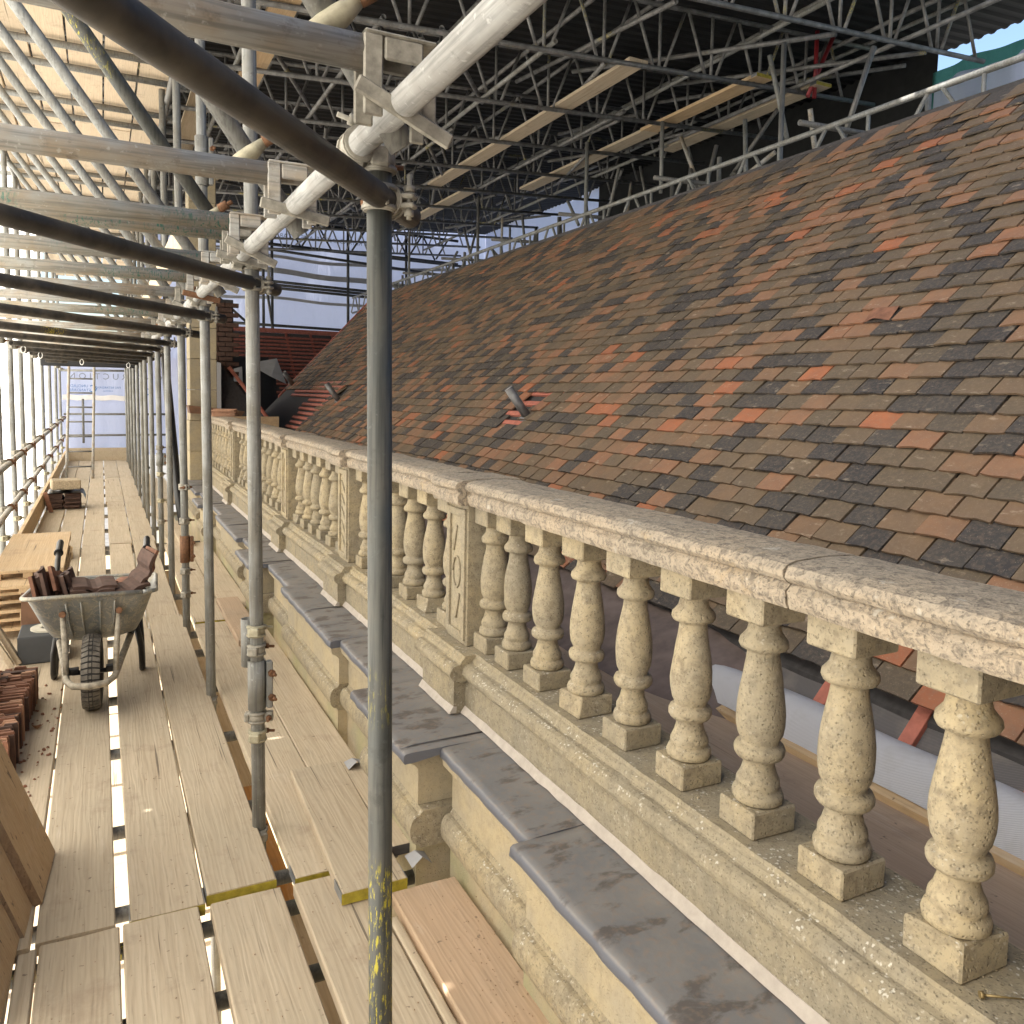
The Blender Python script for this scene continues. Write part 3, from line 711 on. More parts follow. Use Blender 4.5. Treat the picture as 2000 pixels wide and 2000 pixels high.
# lead pipes poking from the roof
def lead_pipe(base, L, r, label):
    t = empty('lead_pipe', label, 'pipe', base, 'lead pipes through the roof'); b = Vector(base)
    d = (Vector((-.55, .12, .78))).normalized()
    mb = MB(); n = 20
    mb.tube(b, b + d * L, r, n, hollow=True); obj('pipe', mb, 'leadpipe', t)
    e = b + d * (L - .003); u = d.orthogonal().normalized()
    obj('pipe_plug', MB().tube(e - d * .01, e, r * .82, n), 'pipe_in', t)
    fl = MB().tube(b + nrm * -.01 + upv * -.04, b + nrm * -.01 + upv * -.05 - yv * .001, r * 1.3, 12); obj('flashing', fl, 'membrane_grey', t)
lead_pipe((3.03, 5.80, 1.44), .27, .036, 'stout grey lead pipe stub in a gap of red battens on the tiled slope')
lead_pipe((3.07, 11.75, 1.48), .30, .04, 'smaller looking grey pipe stub near the far edge of the tiles')
tag(obj('vent_stub', MB().tube((3.30, 16.0, 1.72), (3.10, 15.9, 1.96), .045, 12, hollow=True), 'leadpipe'), 'short dark pipe stub at the shadowed end of the tiled slope', 'pipe')

# ------------------------------------------------------------------ far cross roof, chimneys
cross = empty('battened_roof', 'dark stripped roof slope with rows of red battens and torn grey underlay at the far end', 'roof', (3.6, 17.8, .5))
cs0, cs1 = Vector((1.75, 16.55, .45)), Vector((1.75, 19.0, 2.93))
cu = (cs1 - cs0).normalized(); cn = Vector((0, -cu.z, cu.y)); clen = (cs1 - cs0).length
Rm = Matrix((Vector((1, 0, 0)), cu, cn)).transposed()
obj('roof_felt', MB().box((cs0 + cs1) / 2 + Vector((1.9, 0, 0)) - cn * .06, (3.9, clen, .03), Rm), 'felt', cross)
for k in range(27):
    p = cs0 + cu * (.12 + k * .122)
    if p.z > 2.92: break
    x0 = 1.8 if k > 19 else (2.9 + R_.uniform(0, .35) if k > 15 else 3.3 + R_.uniform(-.05, .15)); x1 = min(5.5, 3.2 + k * .11)
    obj('batten', MB().box(Vector(((x0 + x1) / 2, p.y, p.z)), (x1 - x0, .05, .03), Rm, .002), 'batten_shaded', cross)
obj('dark_void_felt_stand_in', MB().box((cs0 + cs1) / 2 + Vector((.75, 0, 0)) + cn * .02 - cu * .35, (1.5, clen * .68, .01), Rm), 'black', cross)  # black sheet stands in for the dark open void and its felt
for x in (3.75, 4.3, 4.8): obj('counter_batten', MB().box((cs0 + cs1) / 2 + Vector((x - 1.75, 0, 0)) - cn * .028, (.05, clen, .024), Rm), 'batten_shaded', cross)
obj('ridge_board', MB().box((3.7, 19.02, 2.95), (3.8, .06, .10)), 'batten_shaded', cross)
for (a, b, c_, d) in (((2.75, 17.9, 2.12), (3.35, 17.98, 2.25), (3.50, 17.75, 1.72), (3.2, 17.75, 1.86)), ((3.50, 17.55, 1.78), (3.98, 17.5, 1.62), (3.95, 17.3, 1.30), (3.48, 17.35, 1.34)), ((2.45, 17.8, 2.0), (2.62, 17.85, 2.05), (2.60, 17.6, 1.66), (2.40, 17.6, 1.72))):
    mb = MB(); up3 = cn * .012
    mb.hexa([Vector(v) + cn * .05 for v in (a, b, c_, d)][::-1], [Vector(v) + cn * .05 + up3 for v in (a, b, c_, d)][::-1]); obj('torn_underlay', mb, 'membrane_grey', cross)
tag(obj('roof_void_sheet', MB().hexa([(1.6, 12.9, .75), (2.65, 13.1, .6), (2.65, 16.5, .5), (1.6, 16.5, .5)], [(1.6, 12.9, 2.0), (1.62, 13.1, 2.0), (1.62, 16.5, 2.2), (1.6, 16.5, 2.2)]), 'felt'), 'dark roofing felt hanging beside the brick chimney at the far roof corner', 'felt')
tag(obj('red_batten_prop', MB().path([(1.75, 13.2, 1.95), (2.45, 12.9, .95)], .035, 4), 'batten'), 'red timber batten leaning across dark felt beside the brick chimney', 'batten')
tag(obj('underlay_flap', MB().grid(lambda u, v: (2.15 + .75 * u, 12.4 + 2.2 * v, .62 + .25 * u * v + .05 * math.sin(5 * v + 2 * u)), 8, 12), 'felt'), 'loose dark underlay draped at the open foot of the tiled roof', 'felt')
# stone column at the end of the balustrade
st = empty('stone_chimney', 'tall pale ashlar stone chimney shaft at the end of the balustrade', 'chimney', (1.3, 11.75, -1.2))
for k in range(14):
    z0 = -1.2 + k * .40; z1 = z0 + .395
    if z1 < 1.32: w0, w1, d = 1.02, 1.50, .5
    else: w0, w1, d = 1.03, 1.36, .42
    if z0 < 1.32 < z1 - .0: z1 = z0 + .395
    obj('ashlar_block', MB().box(((w0 + w1) / 2, 11.4 + d / 2, (z0 + z1) / 2), (w1 - w0, d, z1 - z0), None, .005), 'stone_wall', st)
obj('stone_cap', MB().box((1.2, 11.6, 4.46), (.52, .56, .12), None, .02), 'stone_wall', st)
br = empty('brick_chimney', 'sooty dark brick chimney stack behind the pale stone shaft', 'chimney', (1.75, 14, .2))
obj('core', MB().box((1.73, 14.2, 1.55), (.40, .40, 3.0)), 'felt', br)
bm = MB().box((0, 0, .0325), (.205, .1, .065), None, .003).mesh('brick'); bm.materials.append(M['brick'])
for r in range(34):
    z = .35 + r * .078
    for k in range(2):
        o = obj('brick', bm, None, br, (1.53 + .105 + k * .215 + (.05 if r % 2 else -.05), 13.97, z))
tag(obj('slate_cap', MB().hexa([(1.0, 11.05, 1.30), (1.62, 11.05, 1.27), (1.62, 11.35, 1.27), (1.0, 11.35, 1.30)], [(.98, 11.03, 1.40), (1.66, 11.03, 1.33), (1.66, 11.37, 1.33), (.98, 11.37, 1.40)]), 'brown'), 'rust brown board lying on the coping against the stone chimney', 'board')
pile = empty('tile_pile', 'small neat pile of red clay tiles on the coping near the stone chimney', 'tile pile', (1.32, 10.2, 1.29))
tmesh = MB().box((0, 0, .0075), (.165, .26, .013), None, .002).mesh('tile'); tmesh.materials.append(M['clay_pale'])
for k in range(6):
    o = obj('tile', tmesh, None, pile, (1.30 + R_.uniform(-.015, .015), 10.25 + R_.uniform(-.02, .02), 1.289 + k * .0150)); o.rotation_euler.z = 1.35 + R_.uniform(-.12, .12)
tag(obj('timber_box_side', MB().box((1.75, 10.9, 1.12), (.62, .03, .30), None, .002), 'board_new'), 'upright clean timber board behind the coping beside the tile pile', 'board')

# ------------------------------------------------------------------ scaffold deck boards
deck = empty('scaffold_deck', None, None, (0, 6, -.04)); deck['kind'] = 'structure'
rb = random.Random(9)
def board(x0, x1, y0, y1, ztop=0.0, parent=deck, band=False, mat='board', name='board', t=.038, skew=0.0, bandcol='yellow_band'):
    mb = MB(); n = max(2, int((y1 - y0) / .4)); rings = []
    cup = rb.uniform(-.002, .003); ph = rb.uniform(0, 6)
    for k in range(n + 1):
        y_ = y0 + (y1 - y0) * k / n; w = .0022 * math.sin(y_ * 1.7 + ph); zz = ztop + .002 * math.sin(y_ * .9 + ph) ; sk = skew * (y_ - y0)
        a, b = x0 + w + sk, x1 + w * .6 + sk; m = (a + b) / 2; e = .004
        rings.append([(a, y_, zz - t), (a, y_, zz - e), (a + e, y_, zz), (m, y_, zz - cup), (b - e, y_, zz), (b, y_, zz - e), (b, y_, zz - t)])
    m = 7; vs = [v for r in rings for v in r]
    fs = [(k * m + i, k * m + (i + 1) % m, (k + 1) * m + (i + 1) % m, (k + 1) * m + i) for k in range(n) for i in range(m)]
    mb.add(vs, fs); mb.f += [tuple(range(m - 1, -1, -1)), tuple(n * m + i for i in range(m))]; mb.sm += [False, False]
    o = obj(name, mb, mat, parent)
    if band:
        bm_ = MB()
        bm_.prism([(x0 - .0015, ztop - t - .001), (x0 - .0015, ztop - .004), (x1 + .0015, ztop - .004), (x1 + .0015, ztop - t - .001)], y0 - .0015, y0 + .0006)
        b_ = obj('end_band', bm_, bandcol, None); b_.parent = o; b_.location = W[b_.name] - W[o.name]
        sd = MB()
        for x in (x0 - .001, x1 + .001): sd.box((x, y0 + .045, ztop - t / 2), (.0022, .09, t - .006))
        b2 = obj('end_band', sd, 'steel_band', None); b2.parent = o; b2.location = W[b2.name] - W[o.name]
    return o
LANES = [(-.665, -.44), (-.430, -.204), (-.196, .017), (.053, .267), (.277, .495)]
ENDS = {0: [2.60, 6.5, 9.2, 13.1, 17.6, 20.25], 1: [2.60, 5.7, 9.27, 12.7, 17.6, 20.25], 2: [2.62, 5.55, 9.27, 12.8, 16.3, 20.25], 3: [2.615, 5.9, 9.3, 12.78, 16.3, 20.25], 4: [2.64, 6.2, 9.31, 12.78, 16.3, 20.25]}
for li, (x0, x1) in enumerate(LANES):
    e = ENDS[li]
    for k in range(len(e) - 1):
        w = .012 if li in (3, 4) and k == 1 else (-.004 if k > 2 else 0)
        board(x0 - (.020 if li == 3 and k > 2 else 0) + rb.uniform(0, .004), x1 - rb.uniform(0, .004) - w, e[k] + (.014 if li == 4 and k == 0 else .003), e[k + 1] - .003, rb.uniform(-.003, .003), band=(k == 0 and li in (3, 4)))
# the nearest boards, butted a little lower
for (x0, x1, dz) in ((-.47, -.246, -.002), (-.240, -.190, -.012), (-.182, .026, -.004), (.033, .247, -.002), (.286, .500, -.006)):
    board(x0, x1, -1.3, 2.612, dz)
# boards on the building side of the standards
for (x0, x1, y0, y1, z_) in ((.535, .757, -1.3, 2.60, 0), (.552, .765, 2.64, 5.9, -.004), (.77, .985, 3.32, 6.2, -.006), (.56, .77, 5.95, 9.1, .0), (.78, .985, 6.25, 9.1, -.002), (.60, .80, 9.12, 12.6, .0), (.60, .80, 12.65, 16.4, .0), (.80, 1.0, 12.6, 16.0, .0), (.60, .80, 16.5, 20.2, .0)):
    board(x0, x1, y0, y1, z_, band=(y0 > 0 and y0 < 7))
board(.80, 1.022, -1.3, 2.40, .014, mat='plyY', name='plywood_panel', t=.034)
board(.765, .792, -1.3, 2.3, .0, t=.034)
# loose boards on top
lo = board(.650, .862, 2.42, 3.335, .043, parent=None, band=True, skew=.028)
tag(lo, 'short loose scaffold board with yellow end band lying on the deck beside the nearest post', 'board')
lo = board(.880, .985, 2.62, 3.30, .040, parent=None, band=True, bandcol='felt'); tag(lo, 'narrow offcut board with dark end lying between loose board and stone wall', 'board')
lo = board(.748, .905, 5.25, 6.40, .042, parent=None, mat='plyY'); tag(lo, 'reddish loose plank on the deck beyond the second post', 'board')
lo = board(.70, .84, 8.9, 10.4, .042, parent=None); tag(lo, 'loose plank on the far deck below the first pier of the balustrade', 'board')
lo = board(.44, .66, -1.2, 3.0, -.36, parent=None); tag(lo, 'shaded lower plank under the gap beside the nearest post', 'plank')
lo = board(.44, .66, 4.1, 9.5, -.36, parent=None); tag(lo, 'shaded lower plank under the gap beside the third post', 'plank')
# orange formply strip seen below the deck gap
tag(obj('orange_plank', MB().box((.545, 3.55, -.36), (.21, 1.05, .03)), 'orange_wood'), 'orange varnished plank on the lower lift seen through the deck gap', 'plank')
# pieces of lead on the deck
for k, (x, y_, lb) in enumerate(((.93, 2.50, 'crumpled scrap of grey lead on the ply beside the stone pedestal'), (.93, 3.28, 'small folded scrap of grey lead by the end of the narrow offcut board'))):
    mb = MB(); mb.grid(lambda u, v: (x + .07 * (u - .5), y_ + .08 * (v - .5), .042 + .03 * (1 - abs(2 * u - 1)) * (1 - .6 * v)), 6, 5, False); tag(obj('lead_scrap', mb, 'membrane_grey'), lb, 'scrap', 'lead scraps')
lf = MB().grid(lambda u, v: (-.289 + .045 * (u - .5), 4.338 + .05 * (v - .5) * (1 - abs(2 * u - 1) * .8), .006 + .012 * (2 * u - 1) ** 2), 6, 4); tag(obj('dry_leaf', lf, 'leaf'), 'dry brown leaf on the boards in front of the wheelbarrow', 'leaf')
sw = empty('coach_screw', 'brass coloured screw lying on the stone ledge beside the nearest baluster', 'screw', (1.245, .77, .652))
obj('shank', MB().tube((1.25, .775, .657), (1.31, .735, .657), .0026, 8, r1=.001), 'screw', sw); obj('head', MB().tube((1.247, .777, .657), (1.252, .774, .657), .006, 10), 'screw', sw)

# transoms under the deck, lower deck
low_deck = empty('lower_scaffold_deck', None, None, (0, 6, -2.1)); low_deck['kind'] = 'structure'
for k in range(8): board(-.7 + k * .232, -.48 + k * .232, -1, 10, -2.05, parent=low_deck, mat='board_pale')
for k in range(8): board(-.7 + k * .232, -.48 + k * .232, 10.02, 20.2, -2.05, parent=low_deck, mat='board_pale')
def tube_thing(name, p0, p1, mat, label, cat, group=None, r=TR, n=16, hollow=True):
    o = obj(name, MB().tube(p0, p1, r, n, hollow=hollow), mat, None, p0); return tag(o, label, cat, group)
for k, yt in enumerate((.7, 1.35, 1.95, 2.25, 2.58, 2.78, 3.30, 4.05, 4.75, 5.45, 5.85, 7.0, 8.2, 9.15, 9.42, 10.6, 11.8, 12.9, 14.1, 15.3, 16.4, 17.6, 18.9)):
    yo = rb.uniform(-.02, .02)
    tube_thing('deck_transom', (-.85, yt, -.066), (1.0 if k % 3 else .70, yt + yo, -.066), 'galv_yellow' if k in (4, 3, 8) else 'galv_dark', '%s steel cross tube under the deck boards counted from the camera' % ORD[k], 'scaffold tube', 'cross tubes under the deck', n=12)

# ------------------------------------------------------------------ couplers
def ring_part(mb, c, d, r, w, n=16):
    c = Vector(c); d = Vector(d).normalized(); mb.tube(c - d * w / 2, c + d * w / 2, r, n)
def coupler(parent, c, d, side, mat='coup', rusty=True, w=.042, second=None, name='coupler'):
    """band round a tube at c along d; bolt lugs towards side; second: axis of the other tube"""
    c = Vector(c); d = Vector(d).normalized(); s = Vector(side); s = (s - d * s.dot(d)).normalized(); q = d.cross(s)
    mb = MB(); ring_part(mb, c, d, TR * 1.26, w); ring_part(mb, c + d * (w * .36), d, TR * 1.40, w * .16); ring_part(mb, c - d * (w * .36), d, TR * 1.40, w * .16)
    lug = c + q * (TR * 1.62)
    Rm = Matrix((s, q, d)).transposed()
    mb.box(lug - s * .010, (.010, .034, w * .8), Rm, .003); mb.box(lug + s * .008, (.010, .034, w * .8), Rm, .003)
    mb.box(c - q * (TR * 1.45), (.036, .018, w * .75), Rm, .004)
    o = obj(name, mb, mat, parent)
    b = MB(); bc = lug + q * .004
    b.tube(bc - s * .036, bc + s * .050, .0052, 8); b.tube(bc + s * .016, bc + s * .028, .0105, 6); b.tube(bc - s * .030, bc - s * .018, .0095, 6)
    bo = obj('bolt', b, 'rust' if rusty else mat, None); bo.parent = o; bo.location = W[bo.name] - W[o.name]
    return o

# ------------------------------------------------------------------ inner standards
INN = [(.487, 1.560, 2.085, 'galv_yellow'), (.490, 3.02, 6.0, 'galv'), (.487, 4.47, 5.6, 'galv'), (.488, 5.86, 5.6, 'galv'), (.492, 7.2, 5.6, 'galv'), (.486, 8.35, 5.6, 'galv'), (.49, 9.72, 5.6, 'galv'), (.49, 11.0, 5.6, 'galv'), (.49, 12.0, 5.6, 'galv'), (.49, 13.4, 5.6, 'galv'), (.49, 14.9, 5.6, 'galv'), (.49, 16.4, 5.6, 'galv'), (.49, 18.0, 5.6, 'galv'), (.49, 19.6, 5.6, 'galv')]
stds = []
INN = [(x + (.016 if k == 0 else .007), y_, zt, mt) for k, (x, y_, zt, mt) in enumerate(INN)]
for k, (x, y_, zt, mt) in enumerate(INN):
    lean = .0105
    sd = empty('scaffold_standard', 'upright grey steel scaffold tube, %s of the inner row from the camera' % ORD[k] if k else 'nearest upright scaffold tube with yellow paint flecks, in front of the balustrade', 'scaffold post', (x, y_, -2.2), 'inner row of scaffold standards')
    b0 = (x + lean * 2.2 + .0, y_, -2.2); b1 = (x - lean * zt * .9, y_, zt)
    obj('tube', MB().tube(b0, b1, TR, 24 if k < 4 else 14, hollow=True), mt, sd)
    stds.append((sd, x, y_))
def on_std(k, z): sd, x, y_ = stds[k]; return Vector((x - .0105 * z * .9, y_, z))
for k, z, s_, mt, ru in ((1, .735, (1, -.4, 0), 'zinc', False), (1, .665, (1, -.6, 0), 'coup', True), (1, .415, (-.3, -1, 0), 'coup', True), (1, .345, (1, -.5, 0), 'zinc', True), (1, -.03, (1, .2, 0), 'coup', True), (2, -.03, (1, .2, 0), 'coup', True),
                      (3, .95, (-1, -.4, 0), 'coup', True), (3, .72, (1, -.5, 0), 'coup', True), (3, .38, (1, -.5, 0), 'coup', True), (3, .22, (1, -.5, 0), 'coup', True), (5, 1.05, (1, -.4, 0), 'coup', True), (5, .80, (1, -.4, 0), 'zinc', False), (5, .55, (1, -.4, 0), 'zinc', False), (5, .35, (1, -.4, 0), 'coup', True)):
    coupler(stds[k][0], on_std(k, z), (0, 0, 1), s_, mt, ru)
def sleeve(k, z0, z1, mat):
    sd = stds[k][0]; c0, c1 = on_std(k, z0), on_std(k, z1)
    mb = MB().tube(c0, c1, TR * 1.32, 20)
    mb.box((c0 + c1) / 2 + Vector((.042, -.012, 0)), (.022, .03, (z1 - z0) * .96), None, .004)
    o = obj('sleeve_coupler', mb, mat, sd)
    b = MB()
    for f_ in (.25, .75):
        c_ = c0.lerp(c1, f_) + Vector((.044, -.02, 0)); b.tube(c_ + Vector((0, .03, 0)), c_ + Vector((.012, -.040, 0)), .006, 8); b.tube(c_ + Vector((.002, -.006, 0)), c_ + Vector((.006, -.022, 0)), .013, 6)
    bo = obj('bolt', b, 'rust', None); bo.parent = o; bo.location = W[bo.name] - W[o.name]
sleeve(1, .445, .625, 'galv'); sleeve(2, 2.62, 2.86, 'galv'); sleeve(3, .44, .62, 'rust'); sleeve(5, .88, 1.0, 'galv')
tube_thing('tube_stub', (.466, 3.045, .60), (.464, 3.045, .775), 'galv', 'short stub of tube clamped beside the second inner standard', 'scaffold tube', n=14)

# ------------------------------------------------------------------ top ledger
LZ, LX = 2.060, .437
led = empty('top_ledger', 'pale aluminium ledger tube running along the walkway roof edge above the posts', 'scaffold tube', (LX, .2, LZ))
obj('tube', MB().tube((LX, -.6, LZ), (LX, 20.2, LZ + .0), TR, 24, hollow=True), 'alu', led)
# fitting on the nearest post: ledger coupler plus web of sheath
def post_coupler(k, z, mat='coup'):
    c_ = on_std(k, z); sd = stds[k][0]
    coupler(sd, c_, (0, 0, 1), (1, -.25, 0), mat, True, .05)
    mb = MB(); mb.box((c_ + Vector((LX, c_.y, LZ))) / 2, (.03, .05, .05), None, .008); obj('coupler_saddle', mb, mat, sd)
    coupler(sd, (LX, c_.y - .012, LZ), (0, 1, 0), (-1, 0, .25), mat, k > 0, .055)
for k in range(0, 9): post_coupler(k, LZ - .015)
# ------------------------------------------------------------------ dark plan braces
bd = Vector((.61, .79, 0)).normalized()
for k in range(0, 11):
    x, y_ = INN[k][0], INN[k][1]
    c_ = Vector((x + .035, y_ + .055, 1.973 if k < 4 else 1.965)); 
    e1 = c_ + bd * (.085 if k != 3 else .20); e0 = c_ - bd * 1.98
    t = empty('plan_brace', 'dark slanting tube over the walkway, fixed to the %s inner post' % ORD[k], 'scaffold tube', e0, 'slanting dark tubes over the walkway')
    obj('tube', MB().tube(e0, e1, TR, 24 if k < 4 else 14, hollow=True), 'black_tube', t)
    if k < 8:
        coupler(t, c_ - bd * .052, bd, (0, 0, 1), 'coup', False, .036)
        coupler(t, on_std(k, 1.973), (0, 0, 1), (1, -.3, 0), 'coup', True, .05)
# ------------------------------------------------------------------ pale transoms with hooked brackets
TYS = [1.31, 2.13, 2.80, 2.98, 3.62, 4.25, 4.95, 5.65, 6.4, 7.3, 8.2, 9.2, 10.2, 11.4, 12.7, 14.0, 15.5, 17.0]
for k, yt in enumerate(TYS):
    zt = 2.135
    t = empty('board_transom', '%s pale dusty transom tube with hooked end brackets over the walkway from the camera' % ORD[k], 'scaffold tube', (-.8, yt, zt), 'pale transoms over the walkway')
    obj('tube', MB().tube((-.85, yt - .02, zt), (.40, yt, zt), TR * 1.16, 24 if k < 5 else 12), 'pale_green' if k in (2, 3, 4, 5, 8) else 'pale', t)
    if k < 12:
        br_ = MB()
        yc = yt - .027
        for yq in (yc, yt + .027):
            br_.box((LX - .050, yq, zt - .040), (.032, .006, .125), None, .003); br_.box((LX + .042, yq, zt - .066), (.026, .006, .105), None, .003)
            br_.box((LX + .0, yq, zt + .004), (.064, .006, .036), None, .003)
        br_.box((LX - .004, yt, zt + .026), (.12, .060, .006), None, .003)
        obj('hook_bracket', br_, 'pale' if k % 3 else 'coup', t)
        wd = MB(); a_ = math.radians(-24 if k % 2 == 0 else -10)
        Rm = Matrix.Rotation(-a_, 3, 'Y')
        wd.box((LX + .0, yt - .034, zt - .092), (.172, .007, .027), Rm, .003); obj('wedge', wd, 'coup' if k != 5 else 'rust', t)
# yellow swivel couplers hanging at the brackets
for k, yt in ((0, 1.36), (1, 2.22), (3, 3.1)):
    sw_ = empty('swivel_coupler', 'yellow zinc plated swivel coupler with rusty nut at the %s transom bracket' % ORD[k], 'coupler', (.34, yt, 2.16), 'zinc swivel couplers')
    a = Vector((.33, yt, 2.185)); b = Vector((.385, yt - .02, 2.235))
    obj('arm', MB().path([a - Vector((.05, 0, .035)), a, a + Vector((.022, -.008, .018)), b], [.010, .021, .020, .011], 10), 'zinc', sw_)
    obj('nut', MB().tube(b - Vector((.006, 0, .004)), b + Vector((.020, -.012, .012)), .0155, 6), 'rust', sw_)
    obj('bolt', MB().tube(b, b + Vector((.034, -.020, .021)), .008, 10), 'rust', sw_)

# ------------------------------------------------------------------ rakers, upper lift
RK = [1.38, 2.32, 3.18, 3.98, 4.75, 5.5, 6.4, 7.4, 8.5, 9.8, 11.2, 12.8]
for k, yr in enumerate(RK):
    tube_thing('raker_tube', (.50, yr, 2.03) if k else (.47, yr, 2.02), (-.86, yr - .03, 3.93), 'galv_yellow' if k == 2 else 'galv', 'inclined grey raker tube rising left over the walkway, %s from the camera' % ORD[k], 'scaffold tube', 'raking tubes over the walkway', n=16)
ud = empty('upper_scaffold_deck', None, None, (-.1, 10, 3.95)); ud['kind'] = 'structure'
UX = [-.86, -.63, -.40, -.17, .06, .29]
for i, x in enumerate(UX):
    yy = 4.2 + (i * 1.37) % 1.4
    while yy < 19.8:
        L = 3.9 if i % 2 else 3.0
        board(x, x + .215, yy, min(yy + L, 20), 3.98, parent=ud, mat='board_pale'); yy += L + .035
    
for k in range(22):
    yt = 3.2 + k * .62 + (.2 if k % 2 else 0)
    tube_thing('upper_transom', (-1.0, yt, 3.905), (.62, yt + .02, 3.905), 'galv', '%s cross tube under the upper boarded lift counted from the camera' % ORD[k], 'scaffold tube', 'cross tubes of the upper lift', n=12)
for x, nm in ((-.80, 'outer'), (.50, 'inner')):
    for z, nz in ((3.855, 'under the upper boards'), (4.9, 'above the upper boards')):
        tube_thing('upper_ledger', (x, .5, z), (x, 20, z), 'galv_dark', '%s long ledger tube %s' % (nm, nz), 'scaffold tube', n=12)
# boards laid on edge beside the second post (three pale timbers)
for k, (z, yy) in enumerate(((2.28, 5.4), (2.28, 7.0), (2.28, 8.6))):
    tag(obj('toe_board', MB().box((.40, yy, z + .115), (.04, 1.5, .22), None, .003), 'board_pale'), '%s pale timber board on edge above the inner ledger from the camera' % ORD[k], 'board', 'boards on edge over the inner ledger')
# far black sheet on top of the walkway end
tag(obj('black_tarpaulin', MB().box((-.1, 13.7, 2.00), (1.35, .05, .20), None, .01), 'black'), 'black plastic sheet rolled across the far walkway roof', 'tarpaulin')

# ------------------------------------------------------------------ outer standards, guard rails, toe boards
OUT = [1.3, 2.7, 4.1, 5.5, 6.9, 8.15, 9.35, 10.5, 12.1, 14.1, 16.1, 18.2, 20.0]
for k, yo in enumerate(OUT):
    x = -.765
    sd = empty('scaffold_standard', 'upright grey steel tube against the white sheeting, %s of the outer row from the camera' % ORD[k], 'scaffold post', (x, yo, -4), 'outer row of scaffold standards')
    obj('tube', MB().tube((x + .03, yo, -4), (x - .05, yo, 6.0), TR * 1.05, 14), 'galv', sd)
    if k > 4:
        for z in (.55, .95, .30, 1.98): coupler(sd, (x + .01, yo, z), (0, 0, 1), (1, -.6, 0), 'zinc' if z < .5 else 'coup', z > .5, .05)
for z, lb in ((.945, 'upper'), (.555, 'lower')):
    rl_ = empty('guard_rail', '%s pale guard rail tube along the outer side of the walkway' % lb, 'guard rail', (-.712, 0, z))
    obj('tube', MB().tube((-.712, -1, z), (-.712, 20.2, z - .02), TR * (1.08 if lb == 'upper' else 1.0), 16), 'pale' if lb == 'upper' else 'pale', rl_)
    for yo in OUT[5:]: coupler(rl_, (-.712, yo + .05, z), (0, 1, 0), (0, .2, 1), 'rust', True, .045)
for k, (y0, y1) in enumerate(((8.3, 12.0), (12.05, 16.0), (16.1, 20.1))):
    tag(obj('toe_board', MB().box((-.70, (y0 + y1) / 2, .115), (.036, y1 - y0, .22), None, .003), 'board_new'), '%s pale toe board standing on edge along the outer side of the deck' % ORD[k], 'toe board', 'toe boards')
tag(obj('end_toe_board', MB().box((.0, 20.16, .14), (1.3, .04, .28), None, .003), 'board'), 'toe board closing the far end of the walkway below the sheeting', 'toe board')
for z, lb in ((1.02, 'upper'), (.56, 'lower')):
    tube_thing('end_rail', (-.72, 20.05, z), (1.3, 20.05, z + .01), 'galv_dark', '%s guard rail across the far end of the walkway' % lb, 'guard rail', n=12)
tube_thing('end_post', (-.35, 19.95, .4), (-.35, 19.95, 1.35), 'galv_dark', 'short upright tube behind the ladder at the walkway end', 'scaffold post', n=12)
tube_thing('end_top_rail', (-.8, 20.0, 1.95), (.7, 20.0, 1.98), 'galv', 'grey tube across the top of the far walkway opening', 'scaffold tube', n=12)
# ladder
ld = empty('ladder', 'slim grey metal ladder leaning up at the far end of the walkway', 'ladder', (-.35, 16.3, 0))
for xb, xt in ((-.56, -.515), (-.15, -.10)): obj('stile', MB().tube((xb, 16.2, .0), (xt, 17.4, 2.25), .024, 10), 'pale', ld)
for k in range(8):
    f_ = .09 + k * .115; obj('rung', MB().tube((-.56 + .045 * f_, 16.2 + 1.2 * f_, 2.25 * f_), (-.15 + .05 * f_, 16.2 + 1.2 * f_, 2.25 * f_), .015, 8), 'galv_dark', ld)
# black downpipe leaning inside
tag(obj('black_tube_net', MB().path([(.72, 11.3, 2.1), (.76, 10.9, 1.2), (.80, 10.4, .35), (.82, 10.1, .02)], [.05, .055, .05, .04], 10), 'black'), 'long black plastic roll leaning beside the stone chimney', 'plastic roll')
# white cable ties
for k, (x, y_, z) in enumerate(((-.55, 9.7, 1.95), (-.6, 8.3, 1.95), (-.2, 11.1, 1.93), (.33, 12.0, 1.93))):
    n = 10; tag(obj('cable_tie', MB().path([(x + .02 * math.sin(a), y_ + .1 * a / 6, z - .03 + .034 * math.cos(a)) for a in [6.0 * j / n for j in range(n + 1)]], .004, 6), 'white_tie'), '%s loose white cable tie hanging from the walkway roof tubes' % ORD[k], 'cable tie', 'cable ties')

# ------------------------------------------------------------------ sheeting
def text_mesh(s, size, space=1.0):
    cu_ = bpy.data.curves.new('txt', 'FONT'); cu_.body = s; cu_.size = size; cu_.resolution_u = 2; cu_.space_character = space; cu_.align_x = 'CENTER'
    o = bpy.data.objects.new('txt', cu_); col.objects.link(o)
    dg = bpy.context.evaluated_depsgraph_get(); me = bpy.data.meshes.new_from_object(o.evaluated_get(dg))
    bpy.data.objects.remove(o); bpy.data.curves.remove(cu_)
    return [tuple(v.co) for v in me.vertices], [tuple(p.vertices) for p in me.polygons]
def print_on(parent, s, size, org, ux, uz, mat, name='printed_text', space=1.0):
    vs, fs = text_mesh(s, size, space); o = Vector(org); ux = Vector(ux); uz = Vector(uz)
    mb = MB(); mb.add([o + ux * v[0] + uz * v[1] for v in vs], fs); return obj(name, mb, mat, parent)
def wrink(a, b): return .035 * math.sin(a * 2.3 + b) + .02 * math.sin(a * 5.1 - b * 3.2) + .012 * math.sin(b * 9 + a * 1.3)
SX = -1.12
sid = empty('side_sheeting', 'bright white translucent scaffold sheeting along the outer side of the walkway', 'sheeting', (SX, 8, -.4))
